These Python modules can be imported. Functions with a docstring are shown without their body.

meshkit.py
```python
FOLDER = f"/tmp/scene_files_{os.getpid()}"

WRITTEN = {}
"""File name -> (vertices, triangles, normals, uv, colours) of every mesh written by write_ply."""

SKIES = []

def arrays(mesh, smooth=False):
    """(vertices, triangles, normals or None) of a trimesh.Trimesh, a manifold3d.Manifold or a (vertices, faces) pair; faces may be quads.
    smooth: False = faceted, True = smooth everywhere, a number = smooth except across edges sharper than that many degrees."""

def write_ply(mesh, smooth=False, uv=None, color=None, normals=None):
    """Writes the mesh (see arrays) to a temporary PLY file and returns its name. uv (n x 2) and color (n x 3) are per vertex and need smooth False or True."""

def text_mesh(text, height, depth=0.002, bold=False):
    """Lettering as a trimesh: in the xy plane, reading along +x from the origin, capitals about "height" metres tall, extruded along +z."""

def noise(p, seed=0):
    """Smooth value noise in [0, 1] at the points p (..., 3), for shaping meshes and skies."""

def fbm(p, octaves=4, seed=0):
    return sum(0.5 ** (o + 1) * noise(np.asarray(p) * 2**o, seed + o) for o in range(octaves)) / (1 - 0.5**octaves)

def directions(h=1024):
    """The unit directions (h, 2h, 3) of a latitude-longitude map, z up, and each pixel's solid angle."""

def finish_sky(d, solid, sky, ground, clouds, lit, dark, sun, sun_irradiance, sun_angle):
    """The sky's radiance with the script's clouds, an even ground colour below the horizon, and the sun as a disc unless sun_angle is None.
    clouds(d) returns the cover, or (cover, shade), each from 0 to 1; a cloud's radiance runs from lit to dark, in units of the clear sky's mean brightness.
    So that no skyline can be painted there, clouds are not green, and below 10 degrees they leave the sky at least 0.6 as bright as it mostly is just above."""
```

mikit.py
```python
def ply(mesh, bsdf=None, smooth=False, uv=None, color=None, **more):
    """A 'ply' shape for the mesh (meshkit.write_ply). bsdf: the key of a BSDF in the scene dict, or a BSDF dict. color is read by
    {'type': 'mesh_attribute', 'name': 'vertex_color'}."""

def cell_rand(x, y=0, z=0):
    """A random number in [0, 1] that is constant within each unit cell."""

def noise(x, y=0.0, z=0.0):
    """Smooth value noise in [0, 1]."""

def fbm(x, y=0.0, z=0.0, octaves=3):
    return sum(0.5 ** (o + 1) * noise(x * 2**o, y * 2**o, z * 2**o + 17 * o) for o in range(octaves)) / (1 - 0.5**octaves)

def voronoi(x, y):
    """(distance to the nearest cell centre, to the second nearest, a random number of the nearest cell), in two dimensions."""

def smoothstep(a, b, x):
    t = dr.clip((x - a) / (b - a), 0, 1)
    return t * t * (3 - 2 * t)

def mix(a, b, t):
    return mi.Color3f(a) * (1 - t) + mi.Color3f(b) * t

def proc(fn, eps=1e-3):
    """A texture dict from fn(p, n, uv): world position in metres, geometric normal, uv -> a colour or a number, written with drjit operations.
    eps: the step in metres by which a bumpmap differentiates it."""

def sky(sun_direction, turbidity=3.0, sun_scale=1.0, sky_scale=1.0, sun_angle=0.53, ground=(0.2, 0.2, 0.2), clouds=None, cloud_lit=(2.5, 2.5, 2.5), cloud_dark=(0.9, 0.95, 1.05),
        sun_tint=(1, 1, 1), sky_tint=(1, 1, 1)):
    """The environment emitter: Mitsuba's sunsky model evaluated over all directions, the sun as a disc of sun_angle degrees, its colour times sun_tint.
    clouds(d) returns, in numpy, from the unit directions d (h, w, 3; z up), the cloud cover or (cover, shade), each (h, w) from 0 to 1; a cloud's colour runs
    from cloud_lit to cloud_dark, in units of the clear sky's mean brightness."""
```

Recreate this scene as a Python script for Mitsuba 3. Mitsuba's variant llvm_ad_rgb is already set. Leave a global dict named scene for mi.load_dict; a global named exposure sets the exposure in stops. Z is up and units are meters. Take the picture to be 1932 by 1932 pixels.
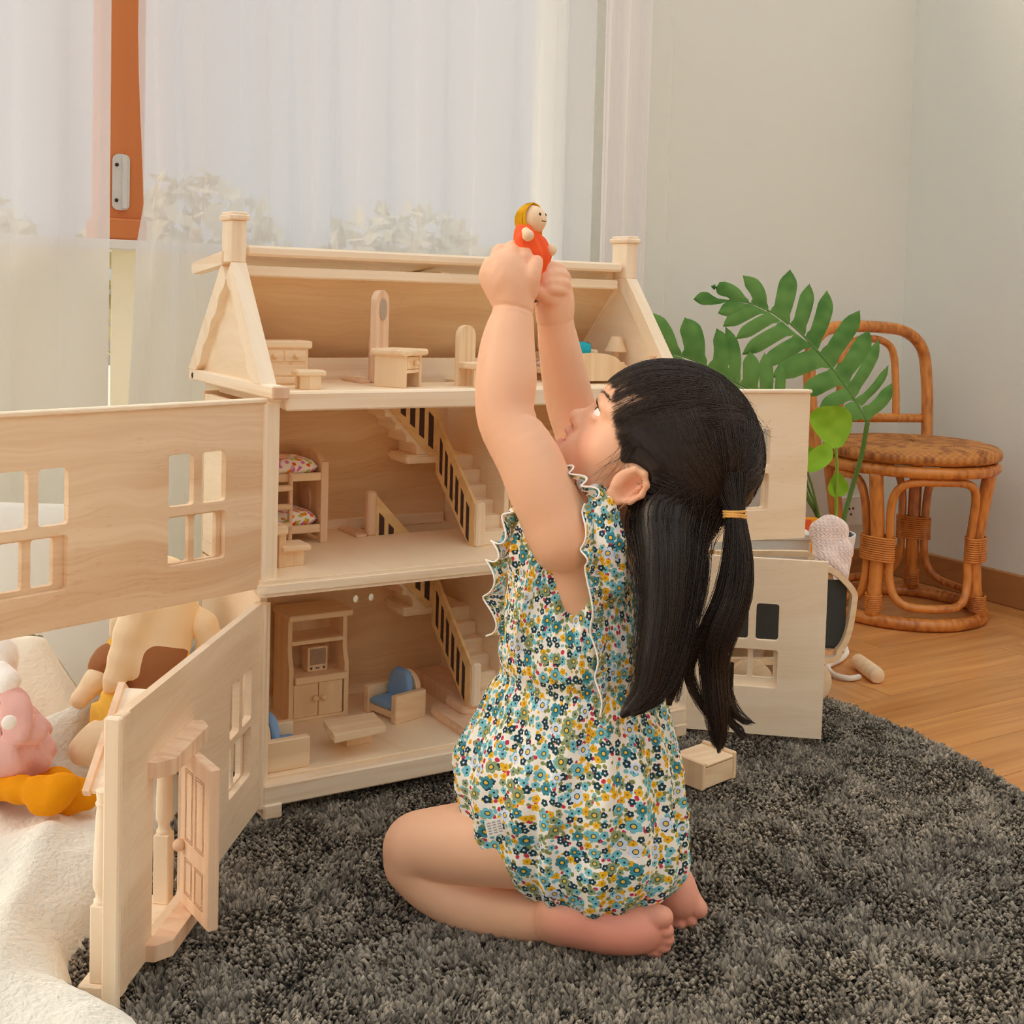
import math
import numpy as np, trimesh, drjit as dr, mitsuba as mi
import mikit, meshkit
from mikit import proc, noise, fbm, cell_rand, smoothstep, mix
from shapely.geometry import Polygon, box as sbox
from shapely import union_all, affinity
T = mi.ScalarTransform4f
scene, labels = {}, {}
PI = math.pi

# ------------------------------------------------------------------ camera, sky, exposure
# world: x along the front of the doll's house, y into the house, z up, floor at z = 0 (metres)
EYE = np.array([-0.4578, -1.3098, 0.6115])
FWD = np.array([0.5097, 0.8589, -0.0508]); RIGHT = np.array([0.8604, -0.5089, 0.0280])
FWD /= np.linalg.norm(FWD); RIGHT -= FWD * (RIGHT @ FWD); RIGHT /= np.linalg.norm(RIGHT); UP = np.cross(RIGHT, FWD)
m = np.eye(4); m[:3, 0], m[:3, 1], m[:3, 2], m[:3, 3] = -RIGHT, UP, FWD, EYE
FOCAL = 2284.83
scene['camera'] = {'type': 'perspective', 'fov': 2 * math.degrees(math.atan(966 / FOCAL)), 'fov_axis': 'x', 'to_world': T(m), 'near_clip': 0.05, 'far_clip': 100.0,
                   'principal_point_offset_y': (966 - 682.94) / 1932}
exposure = 2.45


def overcast(d):
    z = np.clip(d[..., 2], 0, 1)
    return np.ones(z.shape), 1.0 - z ** 0.9


scene['sky'] = mikit.sky([-0.80, 0.36, 0.56], turbidity=3, sun_scale=0.22, sun_angle=26, sun_tint=(.98, .98, 1.0), ground=(0.30, 0.28, 0.25), clouds=overcast,
                         cloud_lit=(2.6, 2.62, 2.6), cloud_dark=(1.13, 1.15, 1.15))


# ------------------------------------------------------------------ helpers
def lin(*c):
    c = np.asarray(c, float) / 255
    return np.where(c < 0.04045, c / 12.92, ((c + 0.055) / 1.055) ** 2.4)


def numbered(k):
    if k not in scene and k not in labels:
        return k
    i = 1
    while f'{k}_{i:03d}' in scene or f'{k}_{i:03d}' in labels:
        i += 1
    return f'{k}_{i:03d}'


def add(key, mesh, mat, smooth=False, label=None, category=None, group=None, kind=None, uv=None, color=None, M=None):
    """one entry of the scene; parts are keyed parent__part"""
    key = numbered(key)
    if M is not None:
        mesh = mesh.copy(); mesh.apply_transform(M)
    scene[key] = mikit.ply(mesh, mat, smooth=smooth, uv=uv, color=color)
    d = {k: v for k, v in (('label', label), ('category', category), ('group', group), ('kind', kind)) if v}
    if d:
        labels[key] = d
    return key


def thing(name, label, category, group=None, kind=None):
    key = numbered(name)
    labels[key] = {k: v for k, v in (('label', label), ('category', category), ('group', group), ('kind', kind)) if v}
    return key


def cat(*ms):
    return trimesh.util.concatenate([x for x in ms])


def cbox(x0, x1, y0, y1, z0, z1, c=0.0008):
    """a box with chamfered edges"""
    x0, x1 = min(x0, x1), max(x0, x1); y0, y1 = min(y0, y1), max(y0, y1); z0, z1 = min(z0, z1), max(z0, z1)
    c = min(c, (x1 - x0) / 2.2, (y1 - y0) / 2.2, (z1 - z0) / 2.2)
    p = []
    for sx in (0, 1):
        for sy in (0, 1):
            for sz in (0, 1):
                X, Y, Z = (x0, x1)[sx], (y0, y1)[sy], (z0, z1)[sz]
                dx, dy, dz = (c, -c)[sx], (c, -c)[sy], (c, -c)[sz]
                p += [(X, Y + dy, Z + dz), (X + dx, Y, Z + dz), (X + dx, Y + dy, Z)]
    return trimesh.convex.convex_hull(np.array(p))


def hull(p):
    return trimesh.convex.convex_hull(np.asarray(p, float))


def mat4(R=None, t=(0, 0, 0)):
    m = np.eye(4)
    if R is not None:
        m[:3, :3] = R
    m[:3, 3] = t
    return m


def rz(a, t=(0, 0, 0)):
    c, s = math.cos(a), math.sin(a)
    return mat4([[c, -s, 0], [s, c, 0], [0, 0, 1]], t)


def axes(ex, ey, ez, t=(0, 0, 0)):
    return mat4(np.stack([np.asarray(ex, float), np.asarray(ey, float), np.asarray(ez, float)], 1), t)


def ext(poly, h, M=None):
    """polygon in (a, b) extruded along c; M maps (a, b, c) to the world"""
    m = cat(*[trimesh.creation.extrude_polygon(g, h, engine='earcut') for g in getattr(poly, 'geoms', [poly])])
    if M is not None:
        m.apply_transform(M)
        if np.linalg.det(M[:3, :3]) < 0:
            m.invert()
    return m


XZ = axes((1, 0, 0), (0, 0, 1), (0, 1, 0))      # polygon (x, z), extruded along +y
YZ = axes((0, 1, 0), (0, 0, 1), (1, 0, 0))      # polygon (y, z), extruded along +x


def shift(M, t):
    return mat4(t=t) @ M


def rrect(x0, x1, y0, y1, r=0.004):
    return sbox(x0 + r, y0 + r, x1 - r, y1 - r).buffer(r, quad_segs=4)


def frames(p):
    p = np.asarray(p, float)
    t = np.gradient(p, axis=0); t /= np.linalg.norm(t, axis=1, keepdims=True) + 1e-12
    n = np.zeros_like(p)
    a = np.array([0, 0, 1.0]) if abs(t[0, 2]) < 0.9 else np.array([1.0, 0, 0])
    n[0] = a - t[0] * (a @ t[0]); n[0] /= np.linalg.norm(n[0])
    for i in range(1, len(p)):
        v = n[i - 1] - t[i] * (n[i - 1] @ t[i]); n[i] = v / (np.linalg.norm(v) + 1e-12)
    return t, n, np.cross(t, n)


def spline(p, n=40, closed=False):
    """Catmull-Rom through the points"""
    p = np.asarray(p, float)
    q = np.vstack([p[-1], p, p[0], p[1]]) if closed else np.vstack([2 * p[0] - p[1], p, 2 * p[-1] - p[-2]])
    k = len(p) if closed else len(p) - 1
    u = np.linspace(0, k, n, endpoint=not closed)
    i = np.minimum(u.astype(int), k - 1); t = (u - i)[:, None]
    a, b, c, d = q[i], q[i + 1], q[i + 2], q[i + 3]
    return 0.5 * (2 * b + (c - a) * t + (2 * a - 5 * b + 4 * c - d) * t ** 2 + (3 * b - a - 3 * c + d) * t ** 3)


def tube(p, r, sides=8, caps=True, flat=None, closed=False):
    """a round (or, with flat, elliptical) tube along a polyline"""
    p = np.asarray(p, float); n_ = len(p)
    r = np.broadcast_to(np.asarray(r, float), (n_,))
    r2 = r if flat is None else np.broadcast_to(np.asarray(flat, float), (n_,))
    t, n, b = frames(p)
    if closed:
        t = np.roll(p, -1, 0) - np.roll(p, 1, 0); t /= np.linalg.norm(t, axis=1, keepdims=True)
        c0 = p.mean(0); n = p - c0; n -= t * (n * t).sum(1, keepdims=True); n /= np.linalg.norm(n, axis=1, keepdims=True); b = np.cross(t, n)
    a = np.arange(sides) * 2 * PI / sides
    v = p[:, None] + (r[:, None] * np.cos(a))[..., None] * n[:, None] + (r2[:, None] * np.sin(a))[..., None] * b[:, None]
    v = v.reshape(-1, 3)
    m = n_ if closed else n_ - 1
    i, j = np.meshgrid(np.arange(m), np.arange(sides), indexing='ij')
    i2 = (i + 1) % n_; j2 = (j + 1) % sides
    q = np.stack([i * sides + j, i * sides + j2, i2 * sides + j2, i2 * sides + j], -1).reshape(-1, 4)
    f = np.vstack([q[:, [0, 1, 2]], q[:, [0, 2, 3]]])
    if caps and not closed:
        v = np.vstack([v, p[:1] - t[:1] * r[0] * 0.3, p[-1:] + t[-1:] * r[-1] * 0.3]); k = n_ * sides
        jj = np.arange(sides); jn = (jj + 1) % sides
        f = np.vstack([f, np.stack([jn, jj, jj * 0 + k], 1), np.stack([jj + (n_ - 1) * sides, jn + (n_ - 1) * sides, jj * 0 + k + 1], 1)])
    return trimesh.Trimesh(v, f, process=False)


def lathe(prof, sides=24, M=None):
    """profile [(radius, z)] turned about z"""
    prof = np.asarray(prof, float)
    a = np.arange(sides) * 2 * PI / sides
    v = np.stack([prof[:, None, 0] * np.cos(a), prof[:, None, 0] * np.sin(a), np.broadcast_to(prof[:, 1:2], (len(prof), sides))], -1).reshape(-1, 3)
    i, j = np.meshgrid(np.arange(len(prof) - 1), np.arange(sides), indexing='ij'); j2 = (j + 1) % sides
    q = np.stack([i * sides + j, i * sides + j2, (i + 1) * sides + j2, (i + 1) * sides + j], -1).reshape(-1, 4)
    f = np.vstack([q[:, [0, 1, 2]], q[:, [0, 2, 3]]])
    m = trimesh.Trimesh(v, f, process=False)
    if M is not None:
        m.apply_transform(M)
    return m


def ball(c, r, sub=2, s=(1, 1, 1), R=None):
    m = trimesh.creation.icosphere(sub, 1.0); m.apply_scale(1.0)
    m.vertices = m.vertices * np.asarray(s) * r
    if R is not None:
        m.vertices = m.vertices @ np.asarray(R).T
    m.vertices = m.vertices + np.asarray(c)
    return m


# ------------------------------------------------------------------ materials
def rgb(*c):
    return {'type': 'rgb', 'value': [float(x) for x in lin(*c)]}


def colr(*c):
    return mi.Color3f(*[float(x) for x in lin(*c)])


def plain(key, c, rough=0.6, spec=0.3, **more):
    scene[key] = {'type': 'twosided', 'bsdf': {'type': 'principled', 'base_color': rgb(*c) if not isinstance(c, dict) else c, 'roughness': rough, 'specular': spec, **more}}


def bump(key, inner, fn, height, eps=4e-4):
    scene[key] = {'type': 'twosided', 'bsdf': {'type': 'bumpmap', 'arbitrary': proc(fn, eps), 'scale': height, 'bsdf': inner}}


def pine(key, d, c0, c1, f=150.0, rough=0.5):
    """solid pine: fine straight grain along the unit vector d"""
    d = np.asarray(d, float); d = d / np.linalg.norm(d)
    A, B = colr(*c0), colr(*c1)

    def fn(p, n, uv):
        a = p.x * d[0] + p.y * d[1] + p.z * d[2]
        qx, qy, qz = p.x - a * d[0], p.y - a * d[1], p.z - a * d[2]
        s, t = qx + 0.83 * qy + 0.21 * qz, qz + 0.37 * qy - 0.13 * qx
        w = noise(s * 30, t * 30, a * 7) * 0.004
        g = noise((s + w) * f, (t + w) * f, a * f * 0.035)
        h = noise(s * f * 4, t * f * 4, a * f * 0.06)
        k = 0.4 * smoothstep(0.3, 0.9, g) + 0.2 * h + 0.22 * noise(s * 40 + 5, t * 40, a * 4)
        return mix(A, B, dr.clip(k - 0.06, 0, 1))
    scene[key] = {'type': 'twosided', 'bsdf': {'type': 'principled', 'base_color': proc(fn), 'roughness': rough, 'specular': 0.35}}


def veneer(key, d, c0, c1, seed=0.0, amount=1.0):
    """rotary-cut plywood: broad wavy figure in the plane of (d, z), short dark pores along d"""
    A, B = colr(*c0), colr(*c1)

    def fn(p, n, uv):
        h, z = p.x * d[0] + p.y * d[1] + seed, p.z + seed * 0.7
        w = z + 0.06 * fbm(h * 5, z * 9, seed, octaves=2) + 0.01 * noise(h * 25, z * 60)
        r = 0.5 + 0.5 * dr.sin(w * 210 + 5 * noise(h * 3, z * 6))
        g = noise(h * 14, w * 420)
        pore = smoothstep(0.78, 0.9, noise(h * 90, z * 900)) * smoothstep(0.4, 0.7, noise(h * 12, z * 30))
        k = amount * (0.22 * r * noise(h * 6 + 3, z * 11) + 0.25 * g + 0.42 * smoothstep(0.35, 0.7, noise(h * 4.3, w * 26))) + 0.22 * pore
        return mix(A, B, dr.clip(k, 0, 1))
    scene[key] = {'type': 'twosided', 'bsdf': {'type': 'principled', 'base_color': proc(fn), 'roughness': 0.45, 'specular': 0.35}}


LIGHT, DARK = (244, 229, 205), (222, 191, 153)
pine('pine_x', (1, 0, 0), LIGHT, DARK)
pine('pine_y', (0, 1, 0), LIGHT, DARK)
pine('pine_z', (0, 0, 1), LIGHT, DARK)
pine('pine_slope', (.1, .35, .9), LIGHT, (230, 204, 168), 90)
pine('pine_pink', (0, 0, 1), (232, 202, 172), (205, 162, 128))
LA = [math.radians(-161), math.radians(-126.25), math.radians(-10.6), math.radians(-39.5)]
for i_, a_ in enumerate(LA):
    veneer(f'veneer_{i_}', (math.cos(a_), math.sin(a_)), ((236, 212, 180), (237, 217, 190), (242, 226, 200), (242, 226, 200))[i_], ((206, 166, 126), (208, 176, 140), (220, 192, 156), (220, 194, 160))[i_], 0.37 * i_ + .2, (1.0, .8, .6, .6)[i_])
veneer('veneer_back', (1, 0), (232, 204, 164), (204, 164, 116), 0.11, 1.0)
veneer('veneer_side', (.3, 1), (242, 224, 196), (220, 190, 150), 0.5, 0.6)
veneer('veneer_floor', (1, 0.2), (240, 222, 192), (222, 194, 156), 0.8, 0.5)
plain('dark_slot', (74, 52, 44), 0.7)
plain('hole_dark', (60, 48, 40), 0.8)
plain('engraving', (150, 112, 84), 0.7)
plain('white_paint', (232, 231, 224), 0.6)
# ------------------------------------------------------------------ the room
def wall_color(p, n, uv):
    return colr(224, 227, 220) * (0.97 + 0.05 * fbm(p.x * 3, p.y * 3, p.z * 3))


plain('wall_paint', {**proc(wall_color)}, 0.75, 0.2)
WY, WX, WH = 0.635, 1.74, 1.75        # back wall, right wall, height built
SILL = 0.685
WIN0, WIN1, WTOP = -1.45, 0.80, 1.62
back = sbox(-1.8, 0.0, WX, WH).difference(sbox(WIN0, 0.03, WIN1, WTOP))
add('wall_back', ext(back, 0.12, shift(XZ, (0, WY, 0))), 'wall_paint', kind='structure', label='pale grey back wall with the wide window behind sheer curtains')
add('wall_right', cbox(WX, WX + 0.1, -3.0, WY + 0.12, 0, WH, 0.001), 'wall_paint', kind='structure', label='pale grey side wall beside the rattan chair')
add('wall_front', cbox(-4.0, WX + 0.1, -3.4, -3.3, 0, WH, 0.001), 'wall_paint', kind='structure', label='pale grey wall behind the camera')
# a shallow pilaster where the curtain ends
add('wall_back__pilaster', cbox(0.945, 1.04, WY - 0.012, WY + 0.01, 0, WH, 0.002), 'wall_paint')
pine('baseboard_wood', (0.8, 0.6, 0), (178, 126, 74), (140, 90, 48), 60)
add('baseboard_back', cbox(0.6, WX, WY - 0.012, WY + 0.002, 0, 0.07, 0.002), 'baseboard_wood', kind='structure', label='brown wooden baseboard along the back wall')
add('baseboard_right', cbox(WX - 0.012, WX + 0.002, -3.0, WY - 0.012, 0, 0.07, 0.002), 'baseboard_wood', kind='structure', label='brown wooden baseboard along the side wall')
# window: wooden frame post between the two curtains, with its metal hinge
pine('frame_wood', (0, 0, 1), (212, 130, 72), (186, 102, 52), 40)
w = 'window_1'
add(w, cbox(-0.0505, 0.018, WY + 0.01, WY + 0.07, SILL + 0.035, WTOP, 0.003), 'frame_wood', kind='structure', label='wide window with an orange brown wooden frame post')
add(w + '__frame_foot', cbox(-0.0575, 0.02, WY - 0.004, WY + 0.075, SILL + 0.004, SILL + 0.037, 0.003), 'frame_wood')
for a, b in ((WIN0, -0.0505), (0.018, WIN1)):
    add(w + '__pane', cbox(a, b, WY + 0.038, WY + 0.042, SILL + 0.04, WTOP, 0.0003), 'window_glass')
    add(w + '__sash_rail', cbox(a, b, WY + 0.02, WY + 0.06, WTOP - 0.05, WTOP, 0.003), 'frame_wood')
add(w + '__sill', cbox(WIN0, WIN1, WY - 0.006, WY + 0.12, SILL - 0.012, SILL + 0.004, 0.002), 'white_paint')
scene['window_glass'] = {'type': 'thindielectric', 'int_ior': 1.1}
plain('metal_grey', (206, 206, 202), 0.35, 0.5)
for a, b in ((WIN0, -0.03), (-0.026, WIN1)):
    add(w + '__frosted_panel', cbox(a, b, WY + 0.03, WY + 0.034, 0.03, SILL - 0.01, 0.0003), 'frosted')
scene['frosted'] = {'type': 'principledthin', 'base_color': rgb(252, 247, 232), 'roughness': 0.9, 'diff_trans': 1.2}
h = add(w + '__hinge', cat(ext(rrect(-0.032, -0.006, 0.735, 0.822, 0.009), 0.004, shift(XZ, (0, WY + 0.004, 0))), tube([(-0.014, WY + 0.002, 0.738), (-0.014, WY + 0.002, 0.818)], 0.004, 10)), 'metal_grey', smooth=35, label='metal hinge')
for z in (0.75, 0.805):
    add(h + '__screw', ball((-0.026, WY + 0.003, z), 0.003, 1), 'hole_dark', smooth=True)

# outside: a low white parapet and hazy shrubs
plain('outside_white', (214, 208, 194), 0.8)
add('terrace_ground', cbox(-5, 6, WY + 0.2, 9, -0.1, -0.02, 0.001), 'outside_white', kind='structure', label='pale terrace outside the window')
plain('shrub_leaf', (214, 206, 168), 0.8)
rng = np.random.default_rng(5)


def shrub(c, r, h_, seed, n=700):
    g = np.random.default_rng(seed)
    d = g.normal(size=(n, 3)); d /= np.linalg.norm(d, axis=1, keepdims=True)
    p = np.asarray(c) + d * np.array([r, r * 0.6, h_]) * (0.55 + 0.45 * g.random((n, 1)) ** 0.5)
    u = g.normal(size=(n, 3)); u /= np.linalg.norm(u, axis=1, keepdims=True); v = np.cross(u, d); v /= np.linalg.norm(v, axis=1, keepdims=True)
    s = 0.035 + 0.03 * g.random((n, 1))
    V = np.stack([p - u * s, p + v * s * 0.5, p + u * s, p - v * s * 0.5], 1).reshape(-1, 3)
    k = np.arange(n)[:, None] * 4
    return trimesh.Trimesh(V, np.vstack([k + [0, 1, 2], k + [0, 2, 3]]), process=False)


for i, (x, r, h_) in enumerate(((-0.1, 0.40, 0.24), (0.75, 0.40, 0.30), (1.6, 0.40, 0.25), (2.45, 0.40, 0.22), (3.3, 0.40, 0.20))):
    t = thing('shrub', ('hazy pale shrub outside, behind the sheer curtain left of the window post', 'hazy pale shrub outside, seen behind the sheer curtain above the left chimney', 'hazy pale shrub outside, behind the sheer curtain above the roof ridge', 'hazy pale shrub outside, behind the curtain edge near the held doll', 'hazy pale shrub outside, beyond the gathered curtain')[i], 'shrub')
    add(t + '__foliage', shrub((x, 3.0, 0.66), r, h_ * 1.25, 40 + i), 'shrub_leaf', kind='stuff')
    add(t + '__stem', tube([(x, 3.0, -0.02), (x + .02, 3.0, 0.5)], 0.02, 6), 'shrub_leaf', smooth=True)
# curtains
scene['sheer'] = {'type': 'blendbsdf', 'weight': 0.27, 'a': {'type': 'principledthin', 'base_color': rgb(234, 236, 240), 'roughness': 0.9, 'diff_trans': 1.0}, 'b': {'type': 'null'}}
scene['lining'] = {'type': 'principledthin', 'base_color': rgb(240, 238, 238), 'roughness': 0.9, 'diff_trans': 0.6}


def drape(x0, x1, z0, z1, y, folds, amp, seed, edge=None, n=260, m=26):
    g = np.random.default_rng(seed)
    u = np.linspace(0, 1, n); ph = np.cumsum(0.5 + g.random(folds + 2)); ph = ph / ph[-1]
    a = np.interp(u, np.linspace(0, 1, folds + 2), ph) * folds * 2 * PI
    zz = np.linspace(z0, z1, m)
    A = amp * (0.7 + 0.6 * np.interp(u, np.linspace(0, 1, 9), g.random(9)))
    V = np.zeros((m, n, 3))
    for k, z in enumerate(zz):
        s = 1.15 - 0.75 * min(1, max(0, (z - .5) / .6))
        wob = 0.25 * math.sin(z * 3 + seed)
        w_ = np.sin(a + wob); w_ = np.sign(w_) * np.abs(w_) ** 0.6
        V[k, :, 0] = x0 + (x1 - x0) * u + 0.25 * A * np.cos(2 * a) + (edge(z) * (1 - u) if edge else 0)
        V[k, :, 1] = y + A * s * w_
        V[k, :, 2] = z
    i, j = np.meshgrid(np.arange(m - 1), np.arange(n - 1), indexing='ij')
    q = np.stack([i * n + j, i * n + j + 1, (i + 1) * n + j + 1, (i + 1) * n + j], -1).reshape(-1, 4)
    return trimesh.Trimesh(V.reshape(-1, 3), np.vstack([q[:, [0, 1, 2]], q[:, [0, 2, 3]]]), process=False)


def edge_r(z):
    return 0.006 * math.sin((z - 0.5) * 9) - (0.012 if z < 0.7 else 0)


def edge_flip(z):
    return 0.0


add('sheer_curtain', drape(-1.5, -0.052, 0.02, 1.66, 0.585, 11, 0.011, 3), 'sheer', smooth=True, label='sheer white curtain left of the wooden window post', category='curtain')
add('sheer_curtain', drape(-0.004, 0.822, 0.02, 1.66, 0.578, 9, 0.009, 8, edge_r), 'sheer', smooth=True, label='wide sheer white curtain behind the wooden doll house', category='curtain')
add('curtain_drape', drape(0.836, 0.945, 0.02, 1.66, 0.57, 3, 0.014, 12, n=90), 'lining', smooth=True, label='gathered pinkish white curtain at the right end of the window', category='curtain')
add('curtain_rail', tube([(-1.55, 0.585, 1.675), (0.97, 0.585, 1.675)], 0.012, 10), 'white_paint', smooth=True, kind='structure', label='white curtain rail above the window')
# wall socket
t = thing('wall_socket', 'white wall socket low on the back wall behind the rattan chair', 'socket')
add(t + '__plate', ext(rrect(1.555, 1.665, 0.125, 0.19, 0.006), 0.008, shift(XZ, (0, WY - 0.007, 0))), 'white_paint')
for x in (1.592, 1.638):
    for dx, dz in ((-0.006, 0.006), (0.006, 0.006), (0, -0.007)):
        add(t + '__hole', tube([(x + dx, WY - 0.0085, 0.158 + dz), (x + dx, WY - 0.0065, 0.158 + dz)], 0.0026, 8), 'hole_dark')
# floor: parquet boards laid in a herringbone
def plank_fn(dx, dy, s):
    A, B = colr(205, 148, 88), colr(168, 108, 56)

    def fn(p, n, uv):
        a, b = p.x * dx + p.y * dy, -p.x * dy + p.y * dx
        w = b + 0.02 * fbm(a * 3 + s, b * 12, octaves=2)
        k = 0.5 * noise(a * 3 + s * 7, w * 60) + 0.35 * noise(a * 9, w * 220 + s) + 0.3 * smoothstep(.5, .9, noise(a * 5 + s * 3, w * 24))
        return mix(A, B, dr.clip(k - 0.12, 0, 1)) * (0.94 + 0.12 * cell_rand(s * 100 + 3))
    return fn


add('floor', cbox(-4, WX + 0.05, -4, WY + 0.1, -0.06, -0.004, 0.001), 'plank_0', kind='structure', label='varnished brown parquet floor of short boards')
PA = math.radians(1.0)
for k in range(4):
    a = PA + (k % 2) * PI / 2
    scene[f'plank_{k}'] = {'type': 'twosided', 'bsdf': {'type': 'principled', 'base_color': proc(plank_fn(math.cos(a), math.sin(a), k * 1.7)), 'roughness': 0.32, 'specular': 0.5}}
PW, PL = 0.1, 0.4
ca, sa = math.cos(PA), math.sin(PA)
count = 0
for i in range(-14, 15):
    for j in range(-9, 10):
        # herringbone cell: one board along a, one across
        ox, oy = i * PW + j * PL, i * PW - j * PL
        for hor in (0, 1):
            if hor:
                r_ = (ox, ox + PL, oy, oy + PW)
            else:
                r_ = (ox, ox + PW, oy + PW, oy + PW + PL)
            cx, cy = (r_[0] + r_[1]) / 2, (r_[2] + r_[3]) / 2
            X, Y = 1.24 + ca * cx - sa * cy, 0.212 + sa * cx + ca * cy
            if not (0.45 < X < WX + .15 and -0.75 < Y < WY + .15) or math.hypot(X - 0.146, Y + 0.088) < 0.5:
                continue
            mm = cbox(r_[0] + 0.0006, r_[1] - 0.0006, r_[2] + 0.0006, r_[3] - 0.0006, -0.012, 0.0, 0.0008)
            mm.apply_transform(rz(PA, (1.24, 0.212, 0)))
            mm = mm.slice_plane([WX, 0, 0], [-1, 0, 0], cap=False).slice_plane([0, WY, 0], [0, -1, 0], cap=False)
            if len(mm.faces):
                add('floor__plank', mm, f'plank_{(1 - hor) + 2 * ((i + j) % 2)}'); count += 1
# ------------------------------------------------------------------ the doll house
D = thing('dollhouse', 'large pale wooden doll house with four hinged wall panels swung open', 'doll house')
HW, GS = 0.612, 0.019                       # width, thickness of the gable frames
Z0, ZG, ZM0, ZM, ZA0, ZA, ZL, ZR = 0.026, 0.0546, 0.2704, 0.2896, 0.4795, 0.496, 0.501, 0.5078
YB = 0.24                                   # back panel of the two lower storeys
part = lambda n, mesh, mat, **k: add(f'{D}__{n}', mesh, mat, **k)


def bull(poly_xy, z0, z1, r=0.006):
    """a board with its outline rounded over: three stacked outlines"""
    out = []
    for k, (a, b, d) in enumerate(((0, .25, 1), (.25, .75, 0), (.75, 1, 1))):
        out.append(ext(poly_xy.buffer(-d * r * 0.35, join_style='mitre'), (b - a) * (z1 - z0), mat4(t=(0, 0, z0 + a * (z1 - z0)))))
    return cat(*out)


OPEN_X0, OPEN_X1, OPEN_Y0 = 0.2, 0.35, 0.174
hole = sbox(OPEN_X0, OPEN_Y0, OPEN_X1, YB - 0.004)
# floors
part('ground_floor', cbox(0.0, HW, 0.006, YB, Z0 + 0.004, ZG), 'veneer_floor')
part('floor_edge', cbox(0.0, HW, -0.012, 0.0062, Z0, ZG - 0.003, 0.002), 'pine_x')
mid = rrect(-0.012, HW + 0.012, -0.016, 0.03, 0.012).union(sbox(0, 0.01, HW, YB)).difference(hole)
part('middle_floor', ext(mid, ZM - ZM0 - 0.003, mat4(t=(0, 0, ZM0 + 0.003))), 'veneer_floor')
part('floor_edge', bull(rrect(-0.012, HW + 0.012, -0.0195, 0.004, 0.01), ZM0, ZM - 0.001), 'pine_x')
part('attic_floor', ext(sbox(GS, 0.004, HW - GS, 0.3).difference(hole), ZA - ZA0 - 0.002, mat4(t=(0, 0, ZA0 + 0.002))), 'veneer_floor')
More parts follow.
